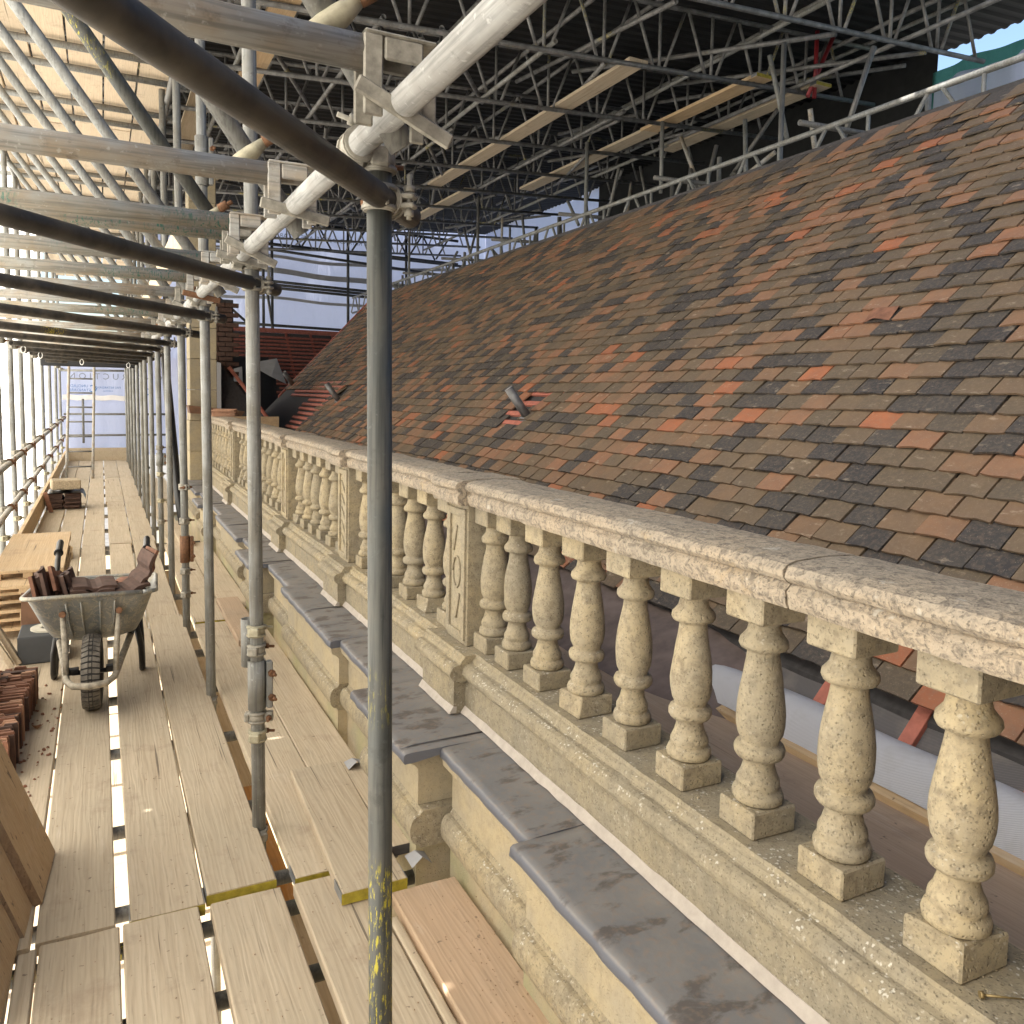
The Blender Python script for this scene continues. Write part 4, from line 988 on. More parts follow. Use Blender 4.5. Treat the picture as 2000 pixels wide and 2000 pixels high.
holes = [(3.78, 3.80, .90, .925), (4.20, 4.22, .905, .93), (1.93, 1.955, .975, .995), (4.25, 4.27, .49, .50), (3.30, 3.32, .60, .61)]
ys = sorted(set([round(-1.2 + .45 * k, 4) for k in range(49)] + [h for q in holes for h in q[:2]])); zs = sorted(set([-.45 + .4 * k for k in range(20)] + [h for q in holes for h in q[2:]]))
mb = MB(); vs = [(SX + wrink(a, b), a, b) for a in ys for b in zs]; nz_ = len(zs); fs = []
for i in range(len(ys) - 1):
    for j in range(nz_ - 1):
        my, mz = (ys[i] + ys[i + 1]) / 2, (zs[j] + zs[j + 1]) / 2
        if any(h[0] < my < h[1] and h[2] < mz < h[3] for h in holes): continue
        fs.append((i * nz_ + j, (i + 1) * nz_ + j, (i + 1) * nz_ + j + 1, i * nz_ + j + 1))
mb.add(vs, fs, True); obj('sheet', mb, 'sheet_side', sid)
for k, (yy, z, s, sz) in enumerate(((9.2, 1.28, 'STANDARD', .22), (9.3, 1.08, 'FIRE RETARDANT', .13), (11.6, 1.42, 'STANDARD', .2), (11.6, 1.2, 'RETARDANT', .13), (14.5, 1.4, 'STANDARD', .2), (17.5, 1.5, 'STANDARD', .2))):
    print_on(sid, s, sz, (SX + .075, yy, z), (0, -1, 0), (0, 0, 1), 'print_blue')
obj('sheet_band', MB().grid(lambda u, v: (SX + .09 + .01 * math.sin(u * 40), 4 + 16 * u, 1.0 + .09 * v + .03 * math.sin(u * 17)), 60, 1), 'sheet_side', sid)
end = empty('end_sheeting', 'bluish white printed sheeting closing the far end of the walkway', 'sheeting', (0, YE, .2))
obj('sheet', MB().grid(lambda u, v: (-1.15 + 3.0 * u, YE + .6 * wrink(u * 9 + v * 1.5, v * 2), .1 + 2.2 * v), 50, 14), 'sheet_end', end)
obj('tape_band', MB().grid(lambda u, v: (-.75 + 1.4 * u, YE - .06, 1.32 + .11 * v + .01 * math.sin(u * 20)), 20, 1), 'white_card', end)
print_on(end, 'CONSTRUCTION', .19, (.40, YE - .07, 1.78), (-1, 0, 0), (0, 0, 1), 'print_grey', space=1.55)
for s, sz, x, z in (('UNCLAD', .085, -.42, 1.60), ('STANDARD', .085, -.42, 1.51), ('FIRE RETARDANT', .065, .14, 1.58), ('SHEETING', .045, .14, 1.51)):
    print_on(end, s, sz, (x, YE - .072, z), (-1, 0, 0), (0, 0, 1), 'print_blue')
print_on(end, 'C', .22, (-.145, YE - .072, 1.50), (-1, 0, 0), (0, 0, 1), 'print_blue'); print_on(end, 'C', .22, (.95, YE - .072, 1.45), (-1, 0, 0), (0, 0, 1), 'print_blue')
bs = empty('rear_light_block', 'added unseen brown sheet behind the viewer that keeps stray light off the stone', 'sheeting', (3, -1.3, -.4))  # added out of view to block stray light from behind
obj('sheet', MB().grid(lambda u, v: (-1.2 + 10.6 * u, -1.25 + wrink(u * 9, v * 4) * .5, -.45 + 6.4 * v), 30, 14), 'felt_purple', bs)
gab = empty('gable_sheeting', 'lavender white sheeting with creased bands behind the far battened roof', 'sheeting', (5.5, 20.8, 2))
obj('sheet', MB().grid(lambda u, v: (.9 + 10.5 * u, 20.9 + .7 * wrink(u * 6, v * 3), 2.0 + 4.6 * v), 60, 26), 'sheet_end', gab)
for k, (z, h) in enumerate(((3.75, .07), (4.42, .13), (4.85, .08))):
    obj('lap_band', MB().grid(lambda u, v: (1.2 + 8 * u, 20.76, z + h * v + .07 * math.sin(u * 5 + k) + .02 * math.sin(u * 23)), 50, 1), 'membrane_grey', gab)
for x in (2.6, 4.2, 5.8): print_on(gab, 'FLAME RETARDANT', .16, (x, 20.75, 5.33), (-1, 0, 0), (0, 0, 1), 'print_grey')
# tubes silhouetted in front of the gable sheet
for k, (x, z0, z1) in enumerate(((3.42, 2.8, 5.9), (3.62, 2.8, 5.9), (5.42, 3.1, 5.9), (6.1, 3.6, 5.6), (6.9, 4.0, 5.6))):
    tube_thing('gable_standard', (x, 19.9, z0), (x - .02, 19.9, z1), 'black_steel', '%s dark upright tube against the far lavender sheeting from the left' % ORD[k], 'scaffold post', 'uprights before the gable sheeting', n=10, r=.034)
for k, (z, z2, x0, x1) in enumerate(((3.02, 2.95, 1.6, 7.2), (3.16, 3.08, 1.6, 7.2), (4.05, 3.88, 1.8, 8.0), (4.2, 4.02, 1.8, 8.0), (4.12, 3.95, 1.8, 8.2), (4.95, 4.62, 2.2, 8.0), (5.02, 4.9, 2.0, 8.5))):
    tube_thing('gable_ledger', (x0, 19.84, z), (x1, 19.84, z2), 'black_steel', '%s dark horizontal tube before the far sheeting counted upward' % ORD[k], 'scaffold tube', 'horizontals before the gable sheeting', n=10, r=.034)
tube_thing('gable_brace', (3.45, 19.8, 4.1), (3.62, 19.8, 3.0), 'black_steel', 'short dark diagonal tube between the paired uprights of the far gable', 'scaffold tube', n=8, r=.03)
tube_thing('gable_brace', (2.4, 19.8, 3.7), (3.1, 19.8, 3.1), 'black_steel', 'dark diagonal tube sloping down beside the brick chimney', 'scaffold tube', n=8, r=.03)
tube_thing('gable_brace', (2.6, 19.8, 4.75), (3.5, 19.8, 4.05), 'black_steel', 'dark diagonal tube sloping down to the paired far uprights', 'scaffold tube', n=8, r=.03)

for k, (x0, x1) in enumerate(((2.0, 5.3), (5.35, 8.2))):
    gl = empty('gable_lattice', '%s dark lattice girder before the top of the far sheeting from the left' % ORD[k], 'lattice beam', (x0, 19.7, 4.9), 'girders before the gable sheeting')
    obj('bottom_chord', MB().tube((x0, 19.7, 5.0 - .03 * k), (x1, 19.7, 4.95 - .03 * k), .034, 10), 'black_steel', gl); obj('top_chord', MB().tube((x0, 19.7, 5.55), (x1, 19.7, 5.5), .034, 10), 'black_steel', gl)
    x = x0 + .1; up_ = True
    while x < x1 - .35:
        obj('lacing_bar', MB().tube((x, 19.7, 5.0 if up_ else 5.53), (x + .33, 19.7, 5.53 if up_ else 4.97), .022, 8), 'black_steel', gl); x += .36; up_ = not up_
# ------------------------------------------------------------------ temporary roof: lattice beams, purlins, sheeting
def zb(x): return 4.62 + .057 * x
LD = .62
rlx = random.Random(17)
def unit_bar(L, r, n=8): return MB().tube((0, 0, 0), (0, 0, L), r, n)
def lattice(y_, x0, x1, label, group, k):
    t = empty('lattice_beam', label, 'lattice beam', (x0, y_, zb(x0)), group)
    obj('bottom_chord', MB().tube((x0, y_, zb(x0)), (x1, y_, zb(x1)), TR, 12), 'latt', t)
    obj('top_chord', MB().tube((x0, y_, zb(x0) + LD), (x1, y_, zb(x1) + LD), TR, 12), 'latt', t)
    px = .66; x = x0 + rlx.uniform(.05, .5)
    sl = math.atan(.057)
    vm = unit_bar(LD - .03, .0165).mesh('lacing_bar'); vm.materials.append(M['latt'])
    dl = math.hypot(.24, LD - .02); dm = unit_bar(dl, .0165).mesh('lacing_bar'); dm.materials.append(M['latt'])
    while x < x1 - .6:
        o = obj('lacing_bar', vm, None, t, (x, y_, zb(x) + .015))
        a = math.atan2(.24, LD - .02)
        o = obj('lacing_bar', dm, None, t, (x + .06, y_, zb(x) + .01)); o.rotation_euler = (0, a, 0)
        o = obj('lacing_bar', dm, None, t, (x + .59, y_, zb(x) + .03)); o.rotation_euler = (0, -a, 0)
        x += px
    return t
LYS = [2.75, 4.2, 5.6, 7.0, 8.5, 9.9, 11.25, 12.6, 13.95, 15.3, 16.65, 18.0, 19.4]
for k, yl in enumerate(LYS):
    lattice(yl, -1.05, 8.15 + .1 * math.sin(k * 2.1), '%s steel lattice beam of the temporary roof from the camera' % ORD[k], 'lattice beams of the temporary roof', k)
def xtube(name, x, z, y0, y1, mat, label, r=TR): return tube_thing(name, (x, y0, z), (x + .03, y1, z), mat, label, 'scaffold tube', 'roof purlin tubes', r, 12)
for k, (x, dz, y0, y1) in enumerate(((3.82, .05, 6.9, 9.9), (3.95, .05, 9.7, 19), (6.9, .05, 4.2, 9.5), (7.0, .05, 9.4, 19), (2.2, .05, 7.0, 14), (5.6, .05, 8.4, 19), (1.2, .05, 5.5, 12.7), (-.3, .05, 2, 19.6), (5.05, LD + .05, 2, 19.6), (6.6, LD + .05, 2, 19.6), (3.4, LD + .05, 2, 19.6), (1.8, LD + .05, 2, 19.6), (8.0, LD + .05, 2, 19.6), (.3, LD + .05, 2, 19.6), (4.3, LD - .05, 6, 15), (6.0, .30, 5.5, 11.5), (7.5, LD - .05, 3, 16))):
    xtube('purlin_tube', x, zb(x) + dz, y0, y1, 'latt' if k % 3 else 'galv', '%s tube running lengthwise through the roof lattice beams' % ORD[k])
for k, (x, y0, y1, mt, lb) in enumerate(((4.82, 7.0, 12.6, 'board', 'weathered plank lying on the roof lattice beams above mid slope'), (6.36, 8.9, 12.4, 'board', 'weathered plank further right on the roof lattice beams'), (6.33, 6.85, 8.95, 'board_new', 'clean yellow plank on the roof lattice beams near the ridge'), (7.13, 6.8, 9.6, 'board', 'weathered plank on the lattice beams beyond the ridge line'), (1.38, 6.4, 9.0, 'board_new', 'clean plank on the lattice beams above the second inner post'), (2.05, 5.2, 6.3, 'board_new', 'short clean plank end behind the nearest clamp'), (5.5, 12.7, 16.0, 'board', 'far weathered plank on the lattice beams over the tile ridge'), (1.0, 9.1, 11.8, 'board', 'dull plank on the lattice beams beside the upper lift'))):
    o = board(x - .112, x + .112, y0, y1, zb(x) + TR + .04, parent=None, mat=mt, name='roof_plank', band=(k in (2, 3, 5))); tag(o, lb, 'plank')
# roof tie braces, two of them red
for k, (a, b, mt, lb) in enumerate((((7.1, 6.9, 4.95), (7.1, 6.9, 5.66), 'latt_red', 'red upright tube in the lattice roof near the ridge'), ((7.0, 6.9, 4.95), (7.35, 6.9, 5.66), 'latt_red', 'red slanting tube in the lattice roof near the ridge'), ((3.3, 4.25, 4.85), (3.3, 4.25, 5.4), 'latt_red', 'red upright tube at the top edge of the lattice roof'), ((4.5, 7.1, 4.9), (5.6, 10.0, 5.4), 'latt', 'slanting steel brace through the middle of the lattice roof'), ((6.1, 5.7, 4.98), (5.0, 8.6, 5.4), 'latt', 'slanting steel brace crossing toward the ridge'), ((2.6, 7.2, 4.8), (3.9, 9.8, 5.4), 'latt', 'slanting steel brace on the left of the lattice roof'), ((7.2, 5.6, 5.0), (6.4, 8.6, 5.5), 'latt', 'slanting steel brace above the right end of the ridge'))):
    tube_thing('roof_brace', a, b, mt, lb, 'scaffold tube', n=10)
for k in range(34):
    x = rlx.uniform(1.0, 7.9); yk = rlx.uniform(5.6, 15); z0 = zb(x) + rlx.uniform(.02, .25); L_ = rlx.uniform(1.4, 3.2)
    dx = rlx.choice((0, 0, .5, -.5, 1.2, -1.2)); dz = rlx.uniform(0, .35)
    tube_thing('roof_brace', (x, yk, z0), (x + dx, yk + L_, z0 + dz), 'latt' if k % 3 else 'galv_dark', '%s extra bracing tube threaded through the roof lattice' % ORD[k], 'scaffold tube', 'bracing tubes in the lattice roof', n=10)
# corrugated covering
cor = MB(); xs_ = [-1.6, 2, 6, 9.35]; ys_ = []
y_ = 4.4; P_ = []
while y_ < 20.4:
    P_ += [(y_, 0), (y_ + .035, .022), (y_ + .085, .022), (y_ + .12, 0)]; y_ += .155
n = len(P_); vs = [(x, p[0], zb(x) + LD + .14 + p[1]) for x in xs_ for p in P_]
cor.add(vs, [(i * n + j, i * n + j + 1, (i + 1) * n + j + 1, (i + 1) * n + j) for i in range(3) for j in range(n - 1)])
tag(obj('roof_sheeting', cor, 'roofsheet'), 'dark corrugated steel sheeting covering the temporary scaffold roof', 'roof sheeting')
# ladder beam and clutter along the ridge
rd = empty('ridge_ladder_beam', 'grey steel ladder beam running just above the tile ridge', 'lattice beam', (5.42, 1, 3.4))
obj('top_chord', MB().tube((5.42, .5, 3.875), (5.42, 19.5, 3.86), TR, 12), 'galv', rd); obj('bottom_chord', MB().tube((5.42, .5, 3.52), (5.42, 19.5, 3.50), TR, 12), 'galv_dark', rd)
lm = unit_bar(.36, .016).mesh('lacing_bar'); lm.materials.append(M['galv']); lm2 = unit_bar(.44, .016).mesh('lacing_bar'); lm2.materials.append(M['galv'])
yy = .9
while yy < 19:
    obj('lacing_bar', lm, None, rd, (5.42, yy, 3.52)); o = obj('lacing_bar', lm2, None, rd, (5.42, yy + .08, 3.52)); o.rotation_euler = (-.6, 0, 0); o = obj('lacing_bar', lm2, None, rd, (5.42, yy + .66, 3.52)); o.rotation_euler = (.6, 0, 0); yy += .95
for k in range(15):
    yk = 2.4 + k * 1.12; tube_thing('ridge_standard', (5.55 + .25 * (k % 3), yk, 2.6), (5.55 + .25 * (k % 3), yk + .02, 4.12 + .7 * ((k * 7) % 3 == 0)), 'galv_dark' if k % 2 else 'galv', '%s upright tube rising behind the tile ridge from the right' % ORD[k], 'scaffold post', 'uprights behind the ridge', n=10)
rc = random.Random(31)
for k in range(44):
    x = rc.uniform(6.0, 8.2); yk = rc.uniform(5.5, 17); z = rc.uniform(3.6, 4.4)
    a = (x, yk, z); b = (x + rc.uniform(-.25, .25), yk + rc.uniform(-.5, .5), z + rc.uniform(.1, .9))
    tube_thing('ridge_clutter_tube', a, b, ['pale', 'galv_dark', 'galv_dark', 'galv'][k % 4], '%s short tube in the jumble of scaffolding beyond the ridge' % ORD[k], 'scaffold tube', 'jumbled tubes beyond the ridge', n=8)  # pale tubes have daylight put into their colour
for k in range(8):
    yk = 3.2 + k * 2.0; tube_thing('ridge_transom', (5.2, yk, 3.90), (8.6, yk + .05, 4.05), 'galv_dark', '%s cross tube lying level beyond the tile ridge from the right' % ORD[k], 'scaffold tube', 'cross tubes beyond the ridge', n=10)
def far_sheet(name, y0, y1, z0, z1, x, mat, label):
    tag(obj(name, MB().grid(lambda u, v: (x + .05 * math.sin(u * 9 + v * 5) + .025 * math.sin(u * 21 - v * 3), y0 + (y1 - y0) * u, z0 + (z1 - z0) * v), 30, 10), mat), label, 'sheeting')
far_sheet('plastic_sheet', 5.35, 6.5, 3.2, 5.22, 8.5, 'sheet_end', 'crumpled white plastic sheet hanging beyond the right end of the ridge')
far_sheet('debris_netting', 5.25, 6.95, 2.8, 5.6, 9.05, 'sheet_teal', 'teal debris netting beyond the ridge at the top right')
far_sheet('dark_backing', 6.9, 14.6, 2.0, 5.95, 9.15, 'backing_black', 'added dark backing sheet behind the scaffold clutter above the middle of the ridge')  # dark sheet added to close the open sky behind the ridge clutter
far_sheet('far_side_sheeting', 14.5, 20.5, 1.5, 5.97, 9.3, 'sheet_end', 'pale sheeting on the far side of the building beyond the ridge')

# ------------------------------------------------------------------ things on the walkway
# leaning plywood
def leaning(y0, y1, xb, zt, tl, label, mat='ply', lean=.36, zoff=.002):
    h = zt; d = Vector((-lean, 0, 1)).normalized(); nn = Vector((1, 0, lean)).normalized()
    b0 = Vector((xb, y0, zoff)); b1 = Vector((xb + .022, y1, zoff))
    o = empty('plywood_sheet', label, 'plywood sheet', b0, 'plywood sheets leaning at the left')
    mb = MB(); up = d * h; th = nn * -tl
    mb.hexa([b0 + th, b0, b1, b1 + th], [b0 + th + up, b0 + up, b1 + up, b1 + th + up]); obj('panel', mb, mat, o)
    ed = MB(); e = Vector((0, -.0012, 0))
    ed.hexa([b0 + th * .98 + e, b0 + th * .02 + e, b0 + th * .02, b0 + th * .98], [b0 + th * .98 + e + up, b0 + th * .02 + e + up, b0 + th * .02 + up, b0 + th * .98 + up]); obj('ply_edge', ed, 'ply_edge', o)
leaning(2.82, 3.13, -.186, 1.15, .03, 'farthest of the leaning plywood sheets at the left edge, beside the stacked tiles')
leaning(2.66, 3.05, -.222, 1.1, .02, 'middle leaning plywood sheet between its two neighbours at the left edge')
leaning(2.30, 2.80, -.250, 1.0, .025, 'nearest leaning plywood sheet at the lower left corner', zoff=.004)
# clay tile stack on edge
ts = empty('tile_stack', 'rows of red clay tiles stacked on edge at the left edge of the deck', 'tile stack', (-.45, 4.3, 0))
def nibtile(seed):
    rg = random.Random(seed); w = .26; h = .165; t = .014; mb = MB()
    pts = [(0, 0), (w, 0), (w, h)]
    x = w
    for k in range(5):
        nx = w * (1 - (k + 1) / 5); zz = h + rg.choice((0, .008, -.006, .012)); pts += [(x - .004, zz), (nx + .004, zz)]; x = nx
    n = len(pts); mb.add([(p[0] - w / 2, -t / 2, p[1]) for p in pts] + [(p[0] - w / 2, t / 2, p[1]) for p in pts], [tuple(range(n)), tuple(range(2 * n - 1, n - 1, -1))] + [(i, n + i, n + (i + 1) % n, (i + 1) % n) for i in range(n)])
    mb.box((0, t, h * .96), (.03, .02, .014)); return mb.mesh('tile')
NV = []
for q in range(9):
    me = nibtile(q); me.materials.append(M[['clay_red', 'clay_pale', 'clay_dark'][q % 3]]); NV.append(me)
rk = random.Random(4)
for k in range(44):
    f_ = k / 43; yk = 3.78 + .98 * f_
    o = obj('tile', NV[rk.randrange(9)], None, ts, (-.475 - .005 + .03 * f_ + rk.uniform(-.012, .012), yk, .001)); o.rotation_euler = (rk.uniform(-.05, .1), 0, rk.uniform(-.06, .06))
for k in range(30):
    f_ = k / 29; yk = 3.95 + .75 * f_
    o = obj('tile', NV[rk.randrange(9)], None, ts, (-.62 + rk.uniform(-.03, .03), yk, .16)); o.rotation_euler = (rk.uniform(-.04, .1), 0, rk.uniform(-.08, .08))
# dark carton with rolls and brown board
cb = empty('grey_carton', 'dark grey open box with a cream roll standing behind the wheelbarrow', 'box', (-.33, 5.5, 0))
obj('box', MB().box((-.325, 5.52, .082), (.25, .30, .16), None, .006), 'grey_plastic', cb)
rr = MB(); n = 28
for (r0, z0, r1, z1) in ((.095, .1605, .095, .172), (.095, .172, .04, .172), (.04, .172, .04, .1605)):
    a0 = [(-.30 + r0 * math.cos(2 * math.pi * i / n), 5.53 + r0 * math.sin(2 * math.pi * i / n), z0) for i in range(n)]; a1 = [(-.30 + r1 * math.cos(2 * math.pi * i / n), 5.53 + r1 * math.sin(2 * math.pi * i / n), z1) for i in range(n)]
    rr.add(a0 + a1, [(i, (i + 1) % n, n + (i + 1) % n, n + i) for i in range(n)], False)
obj('paper_roll', rr, 'roll', cb)
tag(obj('brown_sheet', MB().hexa([(-.46, 5.72, .0), (-.22, 5.72, .0), (-.22, 5.75, .0), (-.46, 5.75, .0)], [(-.46, 5.82, .32), (-.22, 5.82, .30), (-.22, 5.85, .30), (-.46, 5.85, .32)]), 'brown'), 'rust brown sheet standing behind the dark grey box', 'sheet')
for k, (a, b) in enumerate((((-.72, 5.32, .50), (-.475, 5.34, .012)), ((-.68, 5.40, .50), (-.44, 5.38, .012)))):
    d = (Vector(b) - Vector(a)); Rm = d.to_track_quat('Z', 'Y').to_matrix(); tag(obj('timber_prop', MB().box((Vector(a) + Vector(b)) / 2, (.045, .03, d.length), Rm, .002), 'board'), ('front' if k == 0 else 'rear') + ' rough timber batten leaning at the left edge beside the grey box', 'batten', 'leaning battens')
# pallet stack
ps = empty('pallet_stack', 'stack of plywood topped pallets at the left behind the wheelbarrow', 'pallet', (-.44, 6.8, 0))
for k in range(7):
    z = .012 + k * .058; x0, x1 = -.67 + .004 * k, -.235 - .006 * (k % 3); y0 = 5.98 + .02 * (k % 2) - (.12 if k == 5 else 0) + (.10 if k == 6 else 0)
    obj('deck_sheet', MB().box(((x0 + x1) / 2, (y0 + 7.6) / 2, z + .046), (x1 - x0, 7.6 - y0, .020), None, .002), 'board_new', ps)
    for x in (x0 + .03, (x0 + x1) / 2, x1 - .03):
        for yq in (y0 + .05, 6.8, 7.53): obj('spacer_block', MB().box((x, yq, z + .017), (.055, .09, .036), None, .002), 'board_new', ps)
# boxes
tag(obj('white_box', MB().box((-.53, 8.05, .05), (.27, .17, .095), None, .004), 'white_card'), 'low white carton on the deck beyond the pallet stack', 'box')
tag(obj('cardboard_box', MB().box((-.58, 8.45, .085), (.30, .26, .165), None, .004), 'card'), 'brown cardboard box behind the low white carton', 'box')
ob = MB().box((-.36, 8.75, .06), (.14, .34, .115), Matrix.Rotation(.2, 3, 'Z'), .003); tag(obj('timber_offcut', ob, 'board_new'), 'pale timber offcut right of the cardboard box', 'timber')
tag(obj('timber_offcut', MB().box((-.48, 9.15, .055), (.16, .30, .105), Matrix.Rotation(-.15, 3, 'Z'), .003), 'board_new'), 'pale timber block behind the cardboard box', 'timber')
# dark tile stack with plastic and fibre slab
dt = empty('covered_tile_stack', 'stack of dark red tiles under black plastic on the far deck', 'tile stack', (-.46, 12.3, 0))
tm2 = MB().box((0, 0, .013), (.19, .34, .024), None, .003).mesh('tile'); tm2.materials.append(M['clay_dark'])
for c_ in range(2):
    for k in range(8): o = obj('tile', tm2, None, dt, (-.56 + c_ * .20 + R_.uniform(-.012, .012), 12.3 + R_.uniform(-.02, .02), .004 + k * .026)); o.rotation_euler.z = R_.uniform(-.05, .05)
obj('black_plastic', MB().grid(lambda u, v: (-.68 + .48 * u, 12.08 + .48 * v, .226 + .02 * math.sin(u * 9) * math.sin(v * 7) - (.09 * max(0, abs(u - .5) * 2 - .85) / .15)), 16, 10), 'black', dt)
fb = MB().box((-.44, 12.35, .315), (.34, .30, .13), Matrix.Rotation(.12, 3, 'Z'), .012); tag(obj('fibre_slab', fb, 'fleece'), 'shaggy tan fibre slab on top of the black plastic covered tiles', 'insulation')
tag(obj('leaning_tile', MB().box((-.62, 11.9, .13), (.05, .02, .27), Matrix.Rotation(-.25, 3, 'Y')), 'clay_red'), 'single red tile leaning against the far dark tile stack', 'tile')

# ------------------------------------------------------------------ wheelbarrow
wb = empty('wheelbarrow', 'galvanised wheelbarrow full of broken roof tiles standing on the walkway, wheel toward the camera', 'wheelbarrow', (-.058, 4.52, 0))
BX, BY = -.058, 4.52
rot = Matrix.Rotation(math.radians(-3), 3, 'Z')
def L(u, v, z): p = rot @ Vector((u, v, 0)); return Vector((BX + p.x, BY + p.y, z))
def rrect(cx, hw, v0, v1, z, z1, r, n=5):
    pts = []
    for (sx, vv, a0) in ((1, v0, -90), (1, v1, 0), (-1, v1, 90), (-1, v0, 180)):
        for k in range(n + 1):
            a = math.radians(a0 + 90 * k / n); cxx = cx + sx * (hw - r); cv = vv + (r if vv == v0 else -r)
            f_ = (cv + r * math.sin(a) - v0) / (v1 - v0); pts.append(L(cxx + r * math.cos(a), cv + r * math.sin(a), z + (z1 - z) * f_))
    return pts
rings = [rrect(.0, .295, -.085, .70, .590, .515, .06), rrect(.0, .283, -.070, .685, .585, .51, .06), rrect(.0, .274, -.05, .67, .560, .49, .07), rrect(.0, .230, .06, .61, .40, .40, .09), rrect(.0, .20, .13, .57, .325, .345, .10), rrect(.0, .16, .18, .53, .300, .325, .10), rrect(.0, .05, .30, .46, .297, .32, .03)]
mb = MB(); m = len(rings[0]); vs = [v for r in rings for v in r]
mb.add(vs, [(k * m + i, k * m + (i + 1) % m, (k + 1) * m + (i + 1) % m, (k + 1) * m + i) for k in range(len(rings) - 1) for i in range(m)], True)
mb.f.append(tuple((len(rings) - 1) * m + i for i in range(m))); mb.sm.append(False)
tray = obj('tray', mb, 'tray', wb)
rim = MB(); rim.path(rings[0] + [rings[0][0]], .011, 8); r_ = obj('rim', rim, 'tray', None); r_.parent = tray; r_.location = W[r_.name] - W[tray.name]
rib = MB()
for u in (-.09, -.035, .035, .09):
    rib.path([L(u * 1.2, -.058, .55), L(u * 1.1, .035, .42), L(u, .12, .335)], .0045, 6)
r_ = obj('pressed_rib', rib, 'tray', None); r_.parent = tray; r_.location = W[r_.name] - W[tray.name]
# frame: continuous tube round the front of the wheel back to the handles
fr = MB(); pts = [L(-.245, 1.13, .60), L(-.24, 1.0, .56), L(-.23, .8, .47), L(-.20, .55, .345), L(-.165, .25, .28), L(-.125, .02, .215), L(-.105, -.13, .19), L(-.07, -.205, .185), L(0, -.225, .183), L(.07, -.205, .185), L(.105, -.13, .19), L(.125, .02, .215), L(.165, .25, .28), L(.20, .55, .345), L(.23, .8, .47), L(.24, 1.0, .56), L(.245, 1.13, .60)]
obj('frame_tube', MB().path(pts[4:13], .0165, 10), 'frame_paint', wb)
for q in (pts[:5], pts[12:]): obj('handle_tube', MB().path(q, .0165, 10), 'frame_black', wb)
for s_ in (-1, 1):
    gp = MB(); a = L(s_ * .2445, 1.10, .592); b = L(s_ * .245, 1.24, .64); gp.path([a, a.lerp(b, .08), a.lerp(b, .12), a.lerp(b, .9), b], [.026, .027, .020, .020, .016], 12); obj('grip', gp, 'frame_black', wb)
    st_ = MB(); st_.path([L(s_ * .108, -.095, .20), L(s_ * .112, -.06, .32), L(s_ * .125, -.020, .485)], [.012, .0145, .0125], 8); so_ = obj('tray_strut', st_, 'frame_paint', wb)
    bt = MB().tube(L(s_ * .125, -.045, .495), L(s_ * .125, -.020, .490), .016, 8); b_ = obj('bolt', bt, 'rust', None); b_.parent = so_; b_.location = W[b_.name] - W[so_.name]
    lg = MB(); lg.path([L(s_ * .19, .42, .30), L(s_ * .215, .46, .16), L(s_ * .22, .48, .045), L(s_ * .22, .50, .018), L(s_ * .22, .54, .016), L(s_ * .22, .57, .05), L(s_ * .215, .60, .18), L(s_ * .20, .64, .36)], .0165, 10); obj('leg', lg, 'frame_black', wb)
    obj('axle_bracket', MB().box(L(s_ * .085, .0, .195), (.05, .04, .03), None, .003), 'frame_black', wb)
wheel = empty('wheel', None, None, L(0, 0, .185), None, wb)
RW = .185; ty = MB(); N = 44; prof_w = [(-.030, .105), (-.040, .125), (-.043, .150), (-.038, .170), (-.024, .181), (0, .1845), (.024, .181), (.038, .170), (.043, .150), (.040, .125), (.030, .105)]
c0 = L(0, 0, RW); ax = (rot @ Vector((1, 0, 0)))
def wp(u, r, a): return c0 + ax * u + (rot @ Vector((0, math.cos(a), 0))) * r + Vector((0, 0, math.sin(a))) * r
vs = [wp(u, r, 2 * math.pi * k / N) for k in range(N) for (u, r) in prof_w]; m = len(prof_w)
ty.add(vs, [(k * m + i, ((k + 1) % N) * m + i, ((k + 1) % N) * m + (i + 1) % m, k * m + (i + 1) % m) for k in range(N) for i in range(m)], True)
tyre = obj('tyre', ty, 'rubber_dark', None); tyre.parent = wheel; tyre.location = W[tyre.name] - W[wheel.name]
tr_ = MB(); NTD = 40
for k in range(NTD):
    a = 2 * math.pi * k / NTD; da = 2 * math.pi / NTD * .36
    for s_ in (-1, 1):
        u0, u1 = s_ * .010, s_ * .041; r0, r1 = .1865, .170; sh = .02 * 1.2
        q0 = [wp(u0, r0 - .006, a - da), wp(u0, r0 - .006, a + da), wp(u1, r1 - .008, a + da + sh), wp(u1, r1 - .008, a - da + sh)]
        q1 = [wp(u0, r0 + .003, a - da), wp(u0, r0 + .003, a + da), wp(u1, r1 + .006, a + da + sh), wp(u1, r1 + .006, a - da + sh)]
        tr_.hexa(q0, q1)
    q0 = [wp(-.006, .181, a - da * .8), wp(.006, .181, a - da * .8), wp(.006, .181, a + da * .8), wp(-.006, .181, a + da * .8)]; q1 = [wp(-.006, .1885, a - da * .8), wp(.006, .1885, a - da * .8), wp(.006, .1885, a + da * .8), wp(-.006, .1885, a + da * .8)]
    tr_.hexa(q0, q1)
td = obj('tread', tr_, 'rubber', None); td.parent = wheel; td.location = W[td.name] - W[wheel.name]
hub = MB().tube(c0 - ax * .028, c0 + ax * .028, .108, 24); hub.tube(c0 - ax * .09, c0 + ax * .09, .012, 10); h_ = obj('rim', hub, 'frame_black', None); h_.parent = wheel; h_.location = W[h_.name] - W[wheel.name]
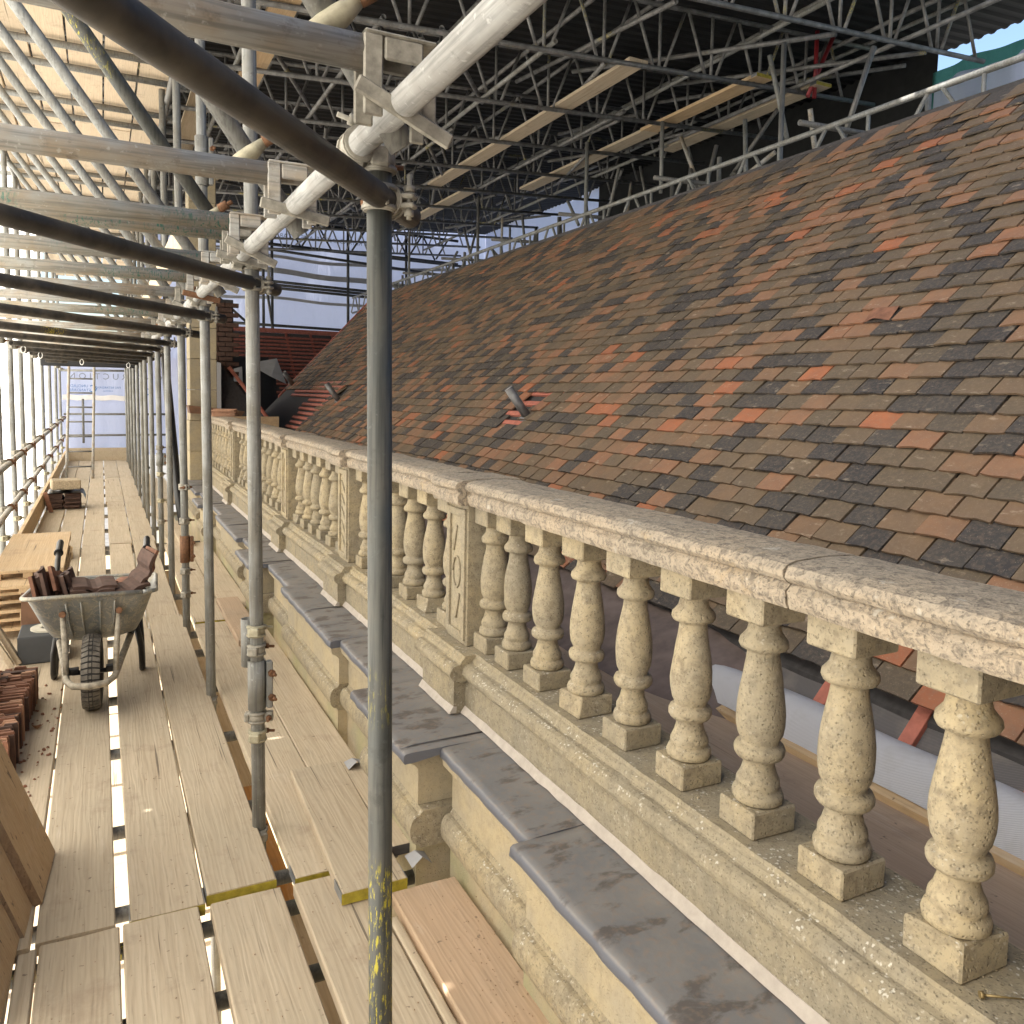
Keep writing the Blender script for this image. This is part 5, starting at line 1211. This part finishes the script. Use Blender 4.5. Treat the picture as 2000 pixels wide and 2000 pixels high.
# broken tiles in the tray
rq = random.Random(8); bl = []
def curved_tile(w, h, t, nseg=8, amp=.012):
    mb = MB(); top = []; 
    for k in range(nseg + 1):
        u = k / nseg; zz = amp * math.sin(u * 2 * math.pi * 1.5) + (amp * .6 if k % 3 == 0 else 0); top.append(((u - .5) * w, zz))
    prof_ = top + [(x, z - t) for x, z in reversed(top)]
    mb.prism(prof_, -h / 2, h / 2); return mb
CT = []
for q in range(6):
    me = curved_tile(.20, .13 + .02 * (q % 3), .016, 9, .008 + .003 * (q % 2)).mesh('broken_tile'); me.materials.append(M[['clay_red', 'clay_dark', 'clay_dark'][q % 3]]); CT.append(me)
bt_ = 0
BRK = [((-.245, .12, .595), (1.35, .2, 1.45)), ((-.22, .17, .60), (1.3, -.1, 1.5)), ((-.19, .11, .595), (1.35, .15, 1.4)), ((-.155, .16, .615), (1.25, .4, 1.3)), ((-.12, .12, .585), (1.35, .1, 1.6)), ((-.09, .18, .585), (1.3, .0, 1.5)), ((.0, .10, .572), (.1, .02, .1)), ((.0, .08, .592), (.06, .03, .05)), ((.005, .11, .612), (.08, .05, .12)), ((.14, .12, .570), (.05, .1, .2)), ((.15, .10, .588), (.12, -.15, .3)), ((.225, .16, .655), (.2, -1.15, .12)), ((.245, .2, .66), (.15, -1.2, .2)), ((.0, .42, .535), (-.08, .1, .8)), ((-.13, .36, .54), (-.08, .1, .3)), ((.13, .38, .54), (-.1, -.1, 1.0))]
gt = []
for k, (p, e) in enumerate(BRK):
    o = obj('broken_tile', CT[k % 6], None, None, L(*p)); o.rotation_euler = e
    where = 'left' if p[0] < -.09 else ('right' if p[0] > .12 else 'middle')
    o['category'] = 'tile'; o['group'] = 'broken tiles in the wheelbarrow'; gt.append((o, where))
cnt = {}
for o, w in gt:
    cnt[w] = cnt.get(w, 0) + 1; o['label'] = 'broken red clay tile in the wheelbarrow tray, %s from the front in its %s part' % (ORD[cnt[w] - 1], w)
tag(obj('tile_rubble', MB().grid(lambda u, v: L(-.24 + .48 * u, .0 + .62 * v, .53 - .05 * v + .015 * math.sin(u * 11) * math.sin(v * 13)), 14, 14, False), 'clay_dark'), 'bed of dark tile rubble filling the wheelbarrow tray', 'rubble', None, 'stuff')

# ------------------------------------------------------------------ grit and crumbs
def grit(n, area, zf, mat, label, smin, smax, seed):
    rg = random.Random(seed); mb = MB()
    for k in range(n):
        x, y_ = area(rg); s_ = rg.uniform(smin, smax); c_ = Vector((x, y_, zf(x, y_) + s_ * .3)); Rm = Matrix.Rotation(rg.uniform(0, 6), 3, 'Z') @ Matrix.Rotation(rg.uniform(-.4, .4), 3, 'X')
        mb.hexa([Rm @ Vector(q) * s_ + c_ for q in ((-.6, -.4, -.3), (.5, -.5, -.3), (.7, .4, -.3), (-.5, .5, -.3))], [Rm @ Vector(q) * s_ + c_ for q in ((-.3, -.2, .25), (.3, -.3, .3), (.4, .2, .2), (-.3, .3, .3))])
    tag(obj('grit', mb, mat), label, 'grit', None, 'stuff')
def on_lanes(rg):
    a, b = rg.choice([(-.19, .012), (.06, .26), (.285, .49), (.56, .75)]); return rg.uniform(a, b), 1.6 + 6 * rg.random() ** 1.6
grit(300, on_lanes, lambda x, y_: .0035, 'ply_edge', 'brown grit and tile crumbs scattered over the deck boards', .0015, .0042, 41)
grit(110, lambda rg: (rg.gauss(.95, .05), 1.7 + .7 * rg.random()), lambda x, y_: .016, 'ply_edge', 'brown dust and crumbs on the plywood beside the stone wall', .0015, .0036, 42)
grit(120, lambda rg: (rg.uniform(1.23, 1.40), .6 + 3.5 * rg.random()), lambda x, y_: .651, 'stone_base', 'small stone crumbs lying around the baluster bases', .002, .006, 43)
grit(60, lambda rg: (rg.uniform(-.34, -.2), 3.6 + 1.4 * rg.random()), lambda x, y_: .002, 'clay_red', 'red tile chips on the boards around the tile stack', .004, .014, 44)
